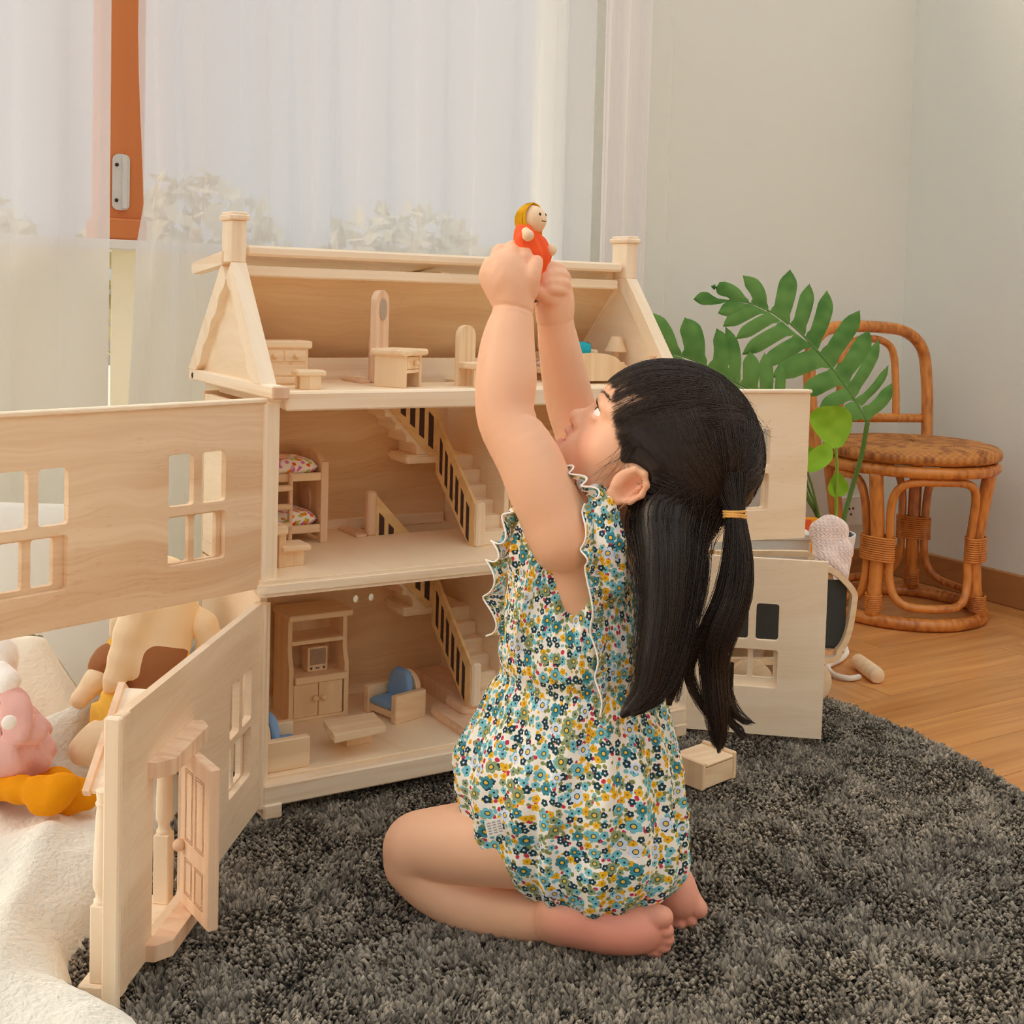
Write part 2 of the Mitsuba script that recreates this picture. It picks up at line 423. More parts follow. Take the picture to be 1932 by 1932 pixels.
part('floor_edge', cbox(GS, HW - GS, -0.012, 0.006, ZA0, ZL, 0.002), 'pine_x')
# feet and hinge blocks
for x in (0.0, HW - 0.022):
    part('foot', cbox(x, x + 0.022, -0.014, 0.012, 0.012, 0.03, 0.002), 'pine_x')
    part('foot', cbox(x, x + 0.022, YB - 0.03, YB, 0.012, 0.03, 0.002), 'pine_x')
# side walls and back
for x in (0.0, HW - 0.009):
    for a, b in ((ZG - 0.02, ZM0), (ZM, ZA0)):
        part('side_wall', cbox(x, x + 0.009, 0.012, YB, a, b), 'veneer_side')
holes = union_all([Polygon([(cx + 0.0045 * math.cos(t), 0.1875 + 0.0055 * math.sin(t)) for t in np.linspace(0, 2 * PI, 14)[:-1]]) for cx in (0.2189, 0.2423)])
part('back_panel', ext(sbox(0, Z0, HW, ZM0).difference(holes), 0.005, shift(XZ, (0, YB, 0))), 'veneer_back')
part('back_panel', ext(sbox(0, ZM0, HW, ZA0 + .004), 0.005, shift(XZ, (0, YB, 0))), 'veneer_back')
for z in (ZG, ZM):
    for a, b in ((0.009, OPEN_X0), (OPEN_X1 + 0.012, HW - 0.009)):
        part('skirting', cbox(a, b, YB - 0.008, YB, z, z + 0.014), 'pine_x')
part('skirting', cbox(OPEN_X0, OPEN_X1, YB - 0.008, YB, ZM - 0.001, ZM + 0.014), 'pine_x')
part('skirting', cbox(OPEN_X0, OPEN_X1, YB - 0.008, YB, ZG, ZG + 0.014), 'pine_x')
# partitions of the two lower storeys
for a, b in ((ZG, ZM0), (ZM, ZA0)):
    part('partition', cbox(0.355, 0.3625, 0.07, YB, a, b), 'veneer_side')
    part('skirting', cbox(0.3625, 0.37, 0.09, YB - .008, a, a + 0.012), 'pine_y')
# gable frames: rail, front and back rafters with a scalloped edge, panel, chimney
AY, CH = 0.158, 0.0191
for side, x0 in enumerate((0.0, HW - GS)):
    x1 = x0 + GS
    r = part('gable_rail', cbox(x0, x1, -0.017, 0.317, ZM and 0.4935, ZR, 0.0015), 'pine_y')
    part('gable_rail__end_cap', cbox(x0 - 0.0005, x1 + 0.0005, -0.0205, -0.016, 0.4937, ZR + 0.0004, 0.0015), 'pine_pink')
    part('gable_rail__bolt_hole', tube([(x0 - 0.0003 if side == 0 else x1 - 0.0012, 0.298, 0.4995), (x0 + 0.0012 if side == 0 else x1 + 0.0003, 0.298, 0.4995)], 0.004, 12), 'hole_dark', smooth=35)
    ap = 0.6485
    # the rafters: straight outside edge, wavy inside edge
    def wavy(ya, yb_):
        out = []
        o0, o1 = np.array([AY + (-CH if yb_ < AY else CH), ap]), np.array([yb_, ZR])
        d = o1 - o0; L_ = np.linalg.norm(d); d /= L_; n_ = np.array([-d[1], d[0]]) * (-1 if yb_ < AY else 1) * -1
        n_ = n_ if n_[1] < 0 else -n_
        outer = [o0, o1]
        inner = []
        for t in np.linspace(1, 0.0, 46):
            wd = 0.026 + 0.0028 * math.sin(t * 2 * PI * 4.2)
            q = o0 + d * L_ * t + n_ * wd
            inner.append(q)
        P = Polygon([tuple(o0), tuple(o1)] + [tuple(q) for q in inner])
        clip = sbox(-0.2, ZR, AY, 1) if yb_ < AY else sbox(AY, ZR, 0.6, 1)
        top = Polygon([(AY - CH, ap), (AY + CH, ap), (AY, ap - 0.05)])
        return P.buffer(0).intersection(clip)
    to, ti = ((x0, x0 + 0.011), (x0 + 0.0105, x1)) if side == 0 else ((x1 - 0.011, x1), (x0, x1 - 0.0105))
    for yy in (0.023, 0.317):
        sg = -1 if yy < AY else 1
        part('rafter', ext(Polygon([(AY + sg * CH, ap), (yy, ZR), (yy - sg * 0.024, ZR), (AY + sg * 0.001, ap - 0.012), (AY, ap)]), ti[1] - ti[0], shift(YZ, (ti[0], 0, 0))), 'pine_slope')
        part('scalloped_bargeboard', ext(wavy(AY, yy), to[1] - to[0], shift(YZ, (to[0], 0, 0))), 'pine_slope')
    tri = Polygon([(0.034, ZR), (0.306, ZR), (AY + CH * .8, ap - 0.006), (AY - CH * .8, ap - 0.006)])
    part('gable_panel', ext(tri, 0.004, shift(YZ, (x0 + (0.0105 if side == 0 else 0.0045), 0, 0))), 'veneer_side')
    c = part('chimney', cbox(x0, x1, AY - CH, AY + CH, ap, 0.7, 0.001), 'pine_z')
    part('chimney__cap', cat(cbox(x0 - 0.0035, x1 + 0.0035, AY - CH - 0.004, AY + CH + 0.004, 0.7, 0.707, 0.0015), cbox(x0 - 0.001, x1 + 0.001, AY - CH - 0.001, AY + CH + 0.001, 0.7065, 0.7105, 0.0012)), 'pine_y')
# attic: sloping back roof, ridge beams, the front roof flipped over to the back
rp = [(0.164, 0.638), (0.297, ZA + .004), (0.304, ZA + .006), (0.172, 0.642)]
part('roof_panel', ext(Polygon(rp), HW - 2 * GS, shift(YZ, (GS, 0, 0))), 'veneer_back')
part('skirting', cbox(GS, HW - GS, 0.236, 0.246, ZA - 0.002, ZA + 0.03), 'pine_x')
part('ridge_beam', cbox(GS, HW - GS - 0.006, 0.15, 0.166, 0.632, 0.6455, 0.002), 'pine_x')
fl = part('roof_flap', ext(Polygon([(0.15, 0.6585), (0.292, 0.645), (0.293, 0.6505), (0.1505, 0.6645)]), HW - 0.02, shift(YZ, (0.0, 0, 0))), 'veneer_floor')
part('roof_flap__front_rail', cbox(GS + 0.002, HW - GS - 0.004, 0.143, 0.157, 0.6575, 0.6705, 0.003), 'pine_x')
part('roof_flap__end_rail', ext(Polygon([(0.17, 0.646), (0.299, 0.6345), (0.303, 0.6385), (0.302, 0.6465), (0.298, 0.65), (0.17, 0.6625)]), 0.014, shift(YZ, (-0.002, 0, 0))), 'pine_y')
part('roof_flap__end_rail', ext(Polygon([(0.17, 0.646), (0.3, 0.6345), (0.302, 0.65), (0.17, 0.6625)]), 0.012, shift(YZ, (HW - 0.033, 0, 0))), 'pine_y')
part('roof_flap__batten', cbox(0.3, 0.314, 0.165, 0.29, 0.64, 0.648, 0.001), 'pine_y')
part('roof_stop', hull([(HW - GS - .003, .06, .538), (HW - GS - .003, .075, .538), (HW - GS + .001, .06, .538), (HW - GS + .001, .075, .538), (HW - GS - .003, .07, .531), (HW - GS + .001, .07, .531)]), 'pine_pink')
# staircases
for b, zt, zl in ((ZM, ZA, ZA0), (0.0778, ZM, ZM0)):
    S = part('staircase', cbox(0.3033, 0.3165, 0.05, 0.063, b, b + 0.058, 0.0025), 'pine_z')
    # lower flight: solid steps against the partition
    n_ = 6; run = 0.0195; rise = 0.106 / n_
    for k in range(n_):
        part('staircase__step', cbox(0.3075, 0.3548, 0.058 + k * run, 0.058 + (k + 1) * run + 0.006, b + (0 if k == 0 else k * rise - 0.004), b + (k + 1) * rise, 0.0012), 'pine_x')
    part('staircase__string_board', ext(Polygon([(0.064, b), (0.19, b), (0.19, b + .1), (0.172, b + .1), (.064, b + .004)]), 0.004, shift(YZ, (0.350, 0, 0))), 'pine_y')
    land = rrect(0.262, 0.3548, 0.178, YB + .02, 0.006).intersection(sbox(0, 0, 1, YB - .0005))
    part('staircase__landing', bull(land, b + 0.094, b + 0.106), 'pine_x')
    for k in range(n_):
        x1 = 0.3 - k * 0.0165
        part('staircase__step', cbox(x1 - 0.022, x1, 0.1795, YB - .0005, b + 0.106 + k * rise, b + 0.106 + (k + 1) * rise, 0.0012), 'pine_y')
    part('staircase__soffit', ext(Polygon([(0.298, b + .107), (0.204, b + .207), (0.204, b + .194), (0.288, b + .107)]), YB - .0005 - 0.18, shift(XZ, (0, 0.18, 0))), 'pine_x')
    # balustrades with dark slots
    P = Polygon([(0.1695, b + .0823), (0.1677, b + .1555), (0.056, b + .057), (0.056, b), (0.0705, b)])
    part('staircase__balustrade', ext(P, 0.004, shift(YZ, (0.3022, 0, 0))), 'pine_rail')
    for k in range(6):
        y0 = 0.1575 - k * 0.0159; y1 = y0 - 0.0082
        f0, f1 = (b + .0852 - k * .01508), (b + .0791 - k * .01508)
        part('staircase__baluster_slot', ext(Polygon([(y0, f0), (y1, f1), (y1, f1 + .045), (y0, f0 + .0465)]), 0.0046, shift(YZ, (0.3019, 0, 0))), 'dark_slot')
    P = Polygon([(0.309, b + .1052), (0.2955, b + .1052), (0.216, b + .19), (0.216, b + .2118 + .0555), (0.309, b + .166)])
    part('staircase__balustrade', ext(P, 0.004, shift(XZ, (0, 0.1745, 0))), 'pine_rail')
    for k in range(6):
        x0 = 0.2925 - k * 0.01425; x1 = x0 + 0.0078
        f0 = b + .1195 + k * .0152
        part('staircase__baluster_slot', ext(Polygon([(x0, f0), (x1, f0 - .0062), (x1, f0 + .039), (x0, f0 + .047)]), 0.0046, shift(XZ, (0, 0.1742, 0))), 'dark_slot')
    part('staircase__newel_post', cbox(0.2035, 0.2165, 0.171, 0.184, zt, zt + 0.0605, 0.0025), 'pine_pink')
    part('staircase__landing_strip', cbox(0.186, 0.2015, 0.168, YB - .008, zt, zt + 0.004, 0.001), 'pine_pink')
scene_rail = None
# the two rounded starting steps of the ground floor
for x0, y0, z0, z1 in ((0.272, 0.012, ZG, 0.0665), (0.294, 0.055, 0.0665, 0.0778)):
    part('starting_step', bull(rrect(x0, 0.3548, y0, 0.115, 0.01), z0, z1), 'pine_pink')
part('starting_step', cbox(0.31, 0.3548, 0.06, 0.236, ZG, 0.0778), 'pine_pink')


# ---- hinged wall panels: local frame (u along the panel from its pivot, n inwards when closed, z)
def panel(idx, px_, py_, ang, z0, z1, width, cuts, mat, sash, th=0.008, name='wall_panel', inner=1, cap=False, lab=None):
    a = math.radians(ang)
    M = axes((math.cos(a), math.sin(a), 0), (0, 0, 1), (-math.sin(a), math.cos(a), 0), (px_, py_, 0))   # (u, z, n)
    poly = sbox(0.006, z0, width, z1)
    for c in cuts:
        poly = poly.difference(rrect(*c, 0.004))
    key = part(name, ext(poly, th, M @ mat4(t=(0, 0, -th / 2))), mat, label=lab)
    pre = key
    add(pre + '__hinge_stile', ext(Polygon([(-0.0085, -0.0085), (0.0085, -0.0085), (0.0105, -0.006), (0.0105, 0.007), (0.0085, 0.009), (-0.0085, 0.009)]), z1 - z0 - 0.003,
        M @ axes((1, 0, 0), (0, 0, 1), (0, 1, 0), (0, z0, 0))), 'pine_z')
    for (u0, u1, s0, s1, panes) in sash:
        P = rrect(u0 - 0.005, u1 + 0.005, s0 - 0.005, s1 + 0.004, 0.004)
        for c in panes:
            P = P.difference(rrect(*c, 0.003))
        add(pre + '__sliding_sash', ext(P, 0.006, M @ mat4(t=(0, 0, -inner * (th / 2 + 0.0035) - 0.003))), mat)
    for u in (c[0] for c in ()):
        pass
    return pre, M


def bx(M, u0, u1, n0, n1, z0, z1, c=0.0012):
    return cbox(u0, u1, z0, z1, n0, n1, c).apply_transform(M)


W1 = lambda a, top, mid_, m2, bot: [(a, a + .031, mid_, top), (a + .041, a + .072, mid_, top), (a, a + .072, bot, m2)]
pine('pine_rail', (1, 0, 0), (232, 200, 146), (204, 164, 108), 100)
# upper left, with two windows
cu = W1(.060, .440, .385, .375, .322) + W1(.245, .438, .382, .372, .317)
pre, M = panel(0, .0016, -.002, -161, .2798, .4915, .392, cu, 'veneer_0',
               [(.060, .132, .315, .372, [(.066, .094, .323, .372), (.101, .128, .323, .372)]), (.245, .317, .310, .369, [(.256, .279, .322, .369), (.288, .312, .322, .369)])], lab='upper left wall panel with two four-pane windows')
add(pre + '__top_trim', bx(M, .006, .394, -.006, .0075, .4895, .4945), 'white_trim')
scene['white_trim'] = scene['pine_x']
# lower left, with the entrance door and porch
door_cut = (.237, .318, .040, .2)
cu = W1(.042, .200, .142, .134, .078) + [door_cut]
pre, M = panel(1, -.0026, .001, -126.25, .0254, .2625, .384, cu, 'veneer_1', [(.042, .114, .070, .132, [(.05, .074, .08, .130), (.083, .108, .08, .130)])], lab='lower left wall panel with window and entrance door')
add(pre + '__outer_stile', bx(M, .3845, .392, -.009, .005, .014, .2625, .0015), 'pine_z')
add(pre + '__outer_stile', bx(M, .371, .3846, -.0045, .0055, .0245, .2625, .001), 'veneer_1')
lint = Polygon([(.222, .004), (.331, .004), (.331, .012), (.318, .024), (.236, .024), (.222, .014)])
for z0, z1, s in ((.189, .203, 1), (.0255, .040, 1)):
    add(pre + ('__door_lintel' if z0 > .1 else '__door_sill'), ext(lint, z1 - z0, M @ axes((1, 0, 0), (0, 0, 1), (0, 1, 0), (0, z0, 0))), 'pine_pink')
# the door leaf, ajar
la = math.radians(42)
ML = M @ axes((math.cos(la), 0, math.sin(la)), (0, 1, 0), (-math.sin(la), 0, math.cos(la)), (.2495, 0, .0085))
dl = add(pre + '__door_leaf', cbox(0, .069, .0405, .1885, -.0055, .0045, .0012).apply_transform(ML), 'pine_pink')
gr = []
for u0, u1, z0, z1 in ((.012, .030, .105, .172), (.036, .056, .105, .172), (.012, .030, .054, .088), (.036, .056, .054, .088)):
    for k in (0, .0022):
        o = sbox(u0 + k, z0 + k, u1 - k, z1 - k)
        gr.append(ext(o.difference(o.buffer(-.0006, join_style='mitre')), .0004, ML @ mat4(t=(0, 0, -.0057))))
add(pre + '__panel_groove', cat(*gr), 'engraving')
add(pre + '__door_knob', ball((0, 0, 0), .0058, 2, (1, 1, 1)).apply_transform(ML @ mat4(t=(.0075, .0985, -.0095))), 'pine_pink', smooth=True)
# porch outside the door
add(pre + '__porch_base', bx(M, .220, .378, -.036, -.004, .0125, .0285, .002), 'pine_x')
for u in (.232, .3675):
    prof = [(0, .0285), (.0085, .0285), (.0085, .034)]
    Mc = M @ axes((1, 0, 0), (0, 0, 1), (0, 1, 0), (u, 0, -.0195))
    cl = add(pre + '__porch_column', bx(M, u - .0075, u + .0075, -.027, -.012, .0285, .0955, .001), 'pine_z')
    add(pre + '__column_turning', lathe([(.0, .094), (.0068, .094), (.0072, .098), (.0055, .1), (.0055, .104), (.0078, .110), (.0076, .130), (.006, .17), (.0052, .178), (.0065, .181), (.0052, .184), (.0062, .192), (0, .192)], 16, Mc), 'pine_z', smooth=40)
for s in (-1, 1):
    uc = .298
    P = Polygon([(uc, .256), (uc + s * .067, .1895), (uc + s * .064, .1855), (uc, .2495)])
    rf = add(pre + '__porch_roof', ext(P, .027, M @ mat4(t=(0, 0, -.0315))), 'pine_x')
    P2 = Polygon([(uc, .2605), (uc + s * .0705, .1905), (uc + s * .0675, .1858), (uc, .2535)])
    add(pre + '__roof_verge', ext(P2.buffer(.0008), .006, M @ mat4(t=(0, 0, -.0375))), 'pine_pink')
add(pre + '__porch_gable', ext(Polygon([(.228, .192), (.372, .192), (.3, .25)]), .004, M @ mat4(t=(0, 0, -.012))), 'veneer_1')
# upper right and lower right
cu = W1(.060, .439, .386, .376, .323)
pre, M = panel(2, .607, .004, -10.6, .2805, .4925, .1955, cu, 'veneer_2', [(.060, .132, .316, .374, [(.066, .094, .326, .374), (.101, .128, .326, .374)])], inner=-1, lab='upper right wall panel with a four-pane window')
add(pre + '__top_trim', bx(M, .006, .197, -.0075, .006, .4905, .4955), 'white_trim')
cu = W1(.061, .204, .1525, .140, .0865)
panel(3, .6076, .002, -39.5, .0205, .2665, .196, cu, 'veneer_3', [(.061, .133, .083, .139, [(.068, .093, .098, .137), (.1, .128, .098, .137)])], inner=-1, lab='lower right wall panel with a four-pane window')
# ------------------------------------------------------------------ doll furniture
pine('toy_x', (1, 0, 0), (240, 216, 182), (214, 178, 136), 170)
pine('toy_z', (0, 0, 1), (238, 212, 176), (212, 174, 130), 170)


def legs_table(t, M, w, d, h, th, leg_t, leg_w, ov=0.006, mat='toy_x', leg='leg_panel'):
    """a slab on two board legs; local x width, y depth"""
    add(t + '__top', cbox(-w / 2, w / 2, -d / 2, d / 2, h - th, h, 0.002).apply_transform(M), mat)
    for s in (-1, 1):
        x = s * (w / 2 - ov - leg_t / 2)
        add(t + '__' + leg, cbox(x - leg_t / 2, x + leg_t / 2, -leg_w / 2, leg_w / 2, 0, h - th + 0.0005, 0.0008).apply_transform(M), 'toy_z')


def knob(key, p, d, r=0.0035, mat='toy_z'):
    d = np.asarray(d, float)
    k = add(key, cat(ball(np.asarray(p) + d * r * 0.9, r, 2), tube([p, np.asarray(p) + d * r], r * 0.55, 8)), mat, smooth=40)
    return k


# attic: chest of drawers, bench, dressing table, chair, bed with doll, lamp on a night table
t = thing('toy_dresser', 'toy wooden dresser with two small drawers in the attic, behind the low bench', 'dresser')
add(t + '__body', cbox(0.030, 0.1066, 0.151, 0.19, ZA, 0.543, 0.0008), 'toy_z')
add(t + '__top', cbox(0.026, 0.1112, 0.148, 0.192, 0.5425, 0.5525, 0.002), 'toy_x')
for x0, x1, z0, z1, kk in ((0.046, 0.0728, 0.5258, 0.5405, 1), (0.0745, 0.1022, 0.5258, 0.5405, 1), (0.036, 0.0445, 0.5258, 0.5405, 0), (0.036, 0.1022, 0.5085, 0.5215, 0), (0.036, 0.1022, 0.4985, 0.5065, 0)):
    d = add(t + '__drawer', cbox(x0, x1, 0.1495, 0.153, z0, z1, 0.0008), 'toy_x')
    if kk:
        knob(d + '__knob', ((x0 + x1) / 2 + .001, 0.1497, (z0 + z1) / 2), (0, -1, 0))
t = thing('toy_bench', 'small toy wooden bench in front of the attic dresser', 'bench')
M = rz(math.radians(-4), (0.0845, 0.0915, ZA))
add(t + '__top', cbox(-0.0185, 0.0185, -0.0145, 0.0145, 0.0165, 0.0235, 0.002).apply_transform(M), 'toy_x')
add(t + '__leg_panel', cbox(-0.0135, 0.0125, -0.0115, -0.0055, 0, 0.017, 0.0008).apply_transform(M), 'toy_z')
add(t + '__leg_panel', cbox(-0.0135, 0.0125, 0.0055, 0.0115, 0, 0.017, 0.0008).apply_transform(M), 'toy_z')
t = thing('toy_dressing_table', 'toy wooden dressing table with a small drawer and round-topped mirror board', 'dressing table')
a = math.atan2(0.1048 - 0.0786, 0.2463 - 0.2082)
M = rz(a, (0.2082, 0.0786, ZA))            # local x along the drawer front, y into the table
w_, d_ = 0.045, 0.045
for x0 in (0, w_ - 0.0065):
    add(t + '__side_panel', cbox(x0, x0 + 0.0065, 0, d_, 0, 0.0415, 0.0008).apply_transform(M), 'toy_z')
add(t + '__back_panel', cbox(0.006, w_ - 0.006, d_ - 0.006, d_ - 0.001, 0, 0.0415, 0.0008).apply_transform(M), 'toy_z')
add(t + '__top', cbox(-0.006, w_ + 0.006, -0.007, d_ + 0.004, 0.041, 0.0495, 0.0025).apply_transform(M), 'toy_x')
add(t + '__rail', cbox(0.006, w_ - 0.006, 0.001, 0.006, 0.0185, 0.023, 0.0006).apply_transform(M), 'toy_x')
dr_ = add(t + '__drawer', cbox(0.0075, w_ - 0.0075, 0.0005, 0.02, 0.0238, 0.0395, 0.001).apply_transform(M), 'toy_x')
kp = (M @ [w_ / 2 + .003, 0.0005, 0.0315, 1])[:3]
knob(dr_ + '__knob', kp, (math.sin(a), -math.cos(a), 0), 0.0038)
arch = Polygon([(x, y) for x, y in [(0.004, 0.04), (0.036, 0.04), (0.036, 0.108)] + [(0.02 + 0.016 * math.cos(q), 0.108 + 0.016 * math.sin(q)) for q in np.linspace(0, PI, 13)] + [(0.004, 0.108)]])
add(t + '__mirror_board', ext(arch, 0.0085, M @ axes((1, 0, 0), (0, 0, 1), (0, 1, 0), (0, d_ + 0.001, 0))), 'pine_pink')
plain('toy_mirror', (176, 158, 140), 0.25, 0.6)
add(t + '__mirror', ext(Polygon([(0.02 + 0.0092 * math.cos(q), 0.099 + 0.0145 * math.sin(q)) for q in np.linspace(0, 2 * PI, 29)[:-1]]), 0.0012, M @ axes((1, 0, 0), (0, 0, 1), (0, -1, 0), (0, d_ + 0.0012, 0))), 'toy_mirror', label='round grey mirror')
t = thing('toy_chair', 'toy wooden chair with a round-topped back in the attic, behind the left forearm', 'chair')
M = rz(math.radians(-72), (0.304, 0.107, ZA))       # x: from the back board towards the seat front
bk = Polygon([(-0.0155, 0), (0.0155, 0), (0.0155, 0.0655)] + [(0.0155 * math.cos(q), 0.0655 + 0.0155 * math.sin(q)) for q in np.linspace(0, PI, 13)] + [(-0.0155, 0.0655)])
add(t + '__backrest', ext(bk, 0.008, M @ axes((0, 1, 0), (0, 0, 1), (1, 0, 0), (-0.004, 0.008, 0))), 'toy_z')
add(t + '__seat', cbox(0.004, 0.041, -0.010, 0.026, 0.024, 0.0325, 0.0015).apply_transform(M), 'toy_x')
add(t + '__leg_panel', cbox(0.03, 0.037, -0.007, 0.023, 0, 0.0245, 0.0008).apply_transform(M), 'toy_z')
t = thing('toy_bed', 'toy wooden bed with arched end boards and a flowery mattress in the attic', 'bed')
for y in (0.11, 0.212):
    A = Polygon([(0.476, ZA + .004), (0.566, ZA + .004), (0.566, 0.5265)] + [(0.521 + 0.045 * math.cos(q), 0.5265 + 0.0135 * math.sin(q)) for q in np.linspace(0, PI, 15)] + [(0.476, 0.5265)])
    e = add(t + '__end_board', ext(A, 0.006, shift(XZ, (0, y, 0))), 'toy_z')
    for x in (0.468, 0.5655):
        add(t + '__post', cbox(x, x + 0.0085, y - 0.001, y + 0.007, ZA, 0.527, 0.0008), 'toy_z')
for x in (0.469, 0.5665):
    add(t + '__side_rail', cbox(x, x + 0.006, 0.115, 0.213, 0.5075, 0.5165, 0.0008), 'toy_x')
add(t + '__slat_base', cbox(0.474, 0.5675, 0.116, 0.212, 0.508, 0.512, 0.0005), 'toy_x')


def ditsy(key, cols, scale, thresh=.33, base=(246, 244, 238), rough=0.8):
    """little printed blossoms: jittered cells, each one blob of one colour"""
    cl = [colr(*c) for c in cols]

    def fn(p, n, uv):
        x, y = (p.x * 1.0 + p.y * .7) * scale, (p.z + p.y * .6 - p.x * .2) * scale
        d1, d2, r = mikit.voronoi(x, y)
        out = mi.Color3f(*[float(v) for v in lin(*base)])
        k = len(cl)
        for i, c in enumerate(cl):
            out = dr.select((r > i / k) & (r <= (i + .8) / k) & (d1 < thresh), c, out)
        return out
    plain(key, {**proc(fn)}, rough, 0.2)


ditsy('mattress_print', [(206, 60, 80), (150, 170, 120), (220, 150, 150), (190, 190, 180)], 330)


def pad(x0, x1, y0, y1, z0, z1, n=14, e=0.35):
    """a stuffed pad with pinched edges"""
    u = np.linspace(-1, 1, n)
    X, Y = np.meshgrid(u, u, indexing='ij')
    h = np.clip((1 - np.abs(X) ** 4) * (1 - np.abs(Y) ** 4), 0, 1) ** e
    px_ = x0 + (x1 - x0) * (X + 1) / 2; py_ = y0 + (y1 - y0) * (Y + 1) / 2; zc = (z0 + z1) / 2
    top = np.stack([px_, py_, zc + h * (z1 - zc)], -1).reshape(-1, 3); bot = np.stack([px_, py_, zc - h * (zc - z0)], -1).reshape(-1, 3)
    i, j = np.meshgrid(np.arange(n - 1), np.arange(n - 1), indexing='ij')
    q = np.stack([i * n + j, (i + 1) * n + j, (i + 1) * n + j + 1, i * n + j + 1], -1).reshape(-1, 4)
    f = np.vstack([q[:, [0, 1, 2]], q[:, [0, 2, 3]]])
    m = trimesh.Trimesh(np.vstack([top, bot]), np.vstack([f, f[:, ::-1] + n * n]), process=False)
    m.merge_vertices()
    return m


add(t + '__mattress', pad(0.475, 0.5665, 0.1165, 0.2115, 0.511, 0.531), 'mattress_print', smooth=True, label='flowery mattress')
t = thing('toy_doll', 'small toy doll in turquoise clothes lying on the attic bed', 'doll')
plain('turquoise', (42, 178, 196), 0.8)
plain('doll_wood', (234, 206, 172), 0.5)
plain('yarn_brown', (214, 180, 130), 0.9)
add(t + '__head', ball((0.4865, 0.181, 0.545), 0.0115, 2), 'doll_wood', smooth=True)
add(t + '__hair', ball((0.4845, 0.186, 0.548), 0.0115, 2, (1, .9, .95)), 'yarn_brown', smooth=True)
add(t + '__clothes', cat(tube(spline([(0.493, 0.176, 0.543), (0.505, 0.172, 0.544), (0.523, 0.166, 0.544), (0.545, 0.160, 0.543)], 12), [0.008, .0115, .0115, .0115, .0115, .0115, .0115, .011, .0105, .0105, .01, .0095], 10), tube([(0.502, 0.18, 0.549), (0.51, 0.187, 0.543), (0.515, .19, .537)], 0.005, 8)), 'turquoise', smooth=True, label='turquoise clothes')
for dx in (0, .007):
    add(t + '__leg', tube([(0.544, 0.159 + dx * .7, 0.5405), (0.556, 0.155 + dx, 0.539)], 0.0038, 8), 'doll_wood', smooth=True)
t = thing('toy_night_table', 'small toy night table under the toy lamp, beside the attic bed', 'table')
legs_table(t, mat4(t=(0.5825, 0.135, ZA)), 0.0155, 0.024, 0.026, 0.005, 0.004, 0.02, 0.001)
t = thing('toy_table_lamp', 'small toy table lamp with a cone shade beside the attic bed', 'lamp')
c = (0.5795, 0.141)
Mc = mat4(t=(*c, 0))
add(t + '__shade', lathe([(0, 0.5415), (0.0155, 0.5405), (0.0158, 0.5415), (0.0085, 0.5608), (0.0078, 0.5625), (0, 0.563)], 20, Mc), 'toy_z', smooth=35)
add(t + '__base', lathe([(0.0065, 0.522), (0.0068, 0.5235), (0.0035, 0.5265), (0.003, 0.53), (0.0058, 0.5412), (0, 0.5412)], 16, Mc), 'toy_z', smooth=40)

# middle floor: bunk bed, table, bench
t = thing('toy_bunk_bed', 'toy wooden bunk bed with two flowery mattresses on the middle floor', 'bunk bed')
for x in (0.0, 1.0):
    x0 = 0.1295 if x else 0.0225
    A = Polygon([(0.16, ZM + .006), (0.232, ZM + .006), (0.232, 0.388)] + [(0.2 + 0.036 * math.cos(q), 0.388 + 0.0195 * math.sin(q) ** .8) for q in np.linspace(0.02, PI - .02, 15)] + [(0.16, 0.388)])
    add(t + '__end_board', ext(A, 0.0075, shift(YZ, (x0 + .001, 0, 0))), 'toy_z')
    add(t + '__post', cbox(x0, x0 + 0.0105, 0.156, 0.164, ZM, 0.3955, 0.0008), 'pine_pink')
    add(t + '__post', cbox(x0, x0 + 0.0105, 0.228, 0.236, ZM, 0.3955, 0.0008), 'pine_pink')
    if x:
        add(t + '__oval_plaque', ext(Polygon([(0.208 + 0.015 * math.cos(q), 0.339 + 0.0195 * math.sin(q)) for q in np.linspace(0, 2 * PI, 25)[:-1]]), 0.0035, shift(YZ, (x0 - .0012, 0, 0))), 'pine_pink')
for z0, z1 in ((0.3715, 0.3815), (0.3035, 0.3138)):
    for y in (0.157, 0.230):
        add(t + '__bed_rail', cbox(0.03, 0.13, y, y + 0.006, z0, z1, 0.0008), 'toy_x')
    add(t + '__slat_base', cbox(0.031, 0.13, 0.16, 0.232, z0 + .001, z0 + .005, 0.0005), 'toy_x')
add(t + '__ladder_rail', cbox(0.0847, 0.0897, 0.151, 0.1575, ZM, 0.384, 0.0008), 'pine_pink')
add(t + '__ladder_rail', cbox(0.058, 0.063, 0.151, 0.1575, ZM, 0.384, 0.0008), 'pine_pink')
for z in (0.317, 0.341, 0.365):
    add(t + '__ladder_rung', tube([(0.056, 0.1495, z), (0.0865, 0.1495, z)], 0.0042, 10), 'toy_x', smooth=40)
ditsy('pillow_print', [(232, 150, 20), (214, 130, 190), (232, 98, 40), (190, 205, 110), (226, 170, 210)], 150, .42)
for z in (0.377, 0.309):
    add(t + '__mattress', pad(0.033, 0.1285, 0.1605, 0.2315, z, z + 0.0235), 'pillow_print', smooth=True, label='flowery mattress')
t = thing('toy_table', 'toy wooden table at the left edge of the middle floor, beside the bench', 'table')
legs_table(t, mat4(t=(0.0225, 0.056, ZM)), 0.036, 0.05, 0.0505, 0.0105, 0.009, 0.04, 0.001)
t = thing('toy_table_lamp', 'small toy lamp standing on the table at the left of the middle floor', 'lamp')
Mc = mat4(t=(0.0215, 0.06, -0.1999 + .0001))
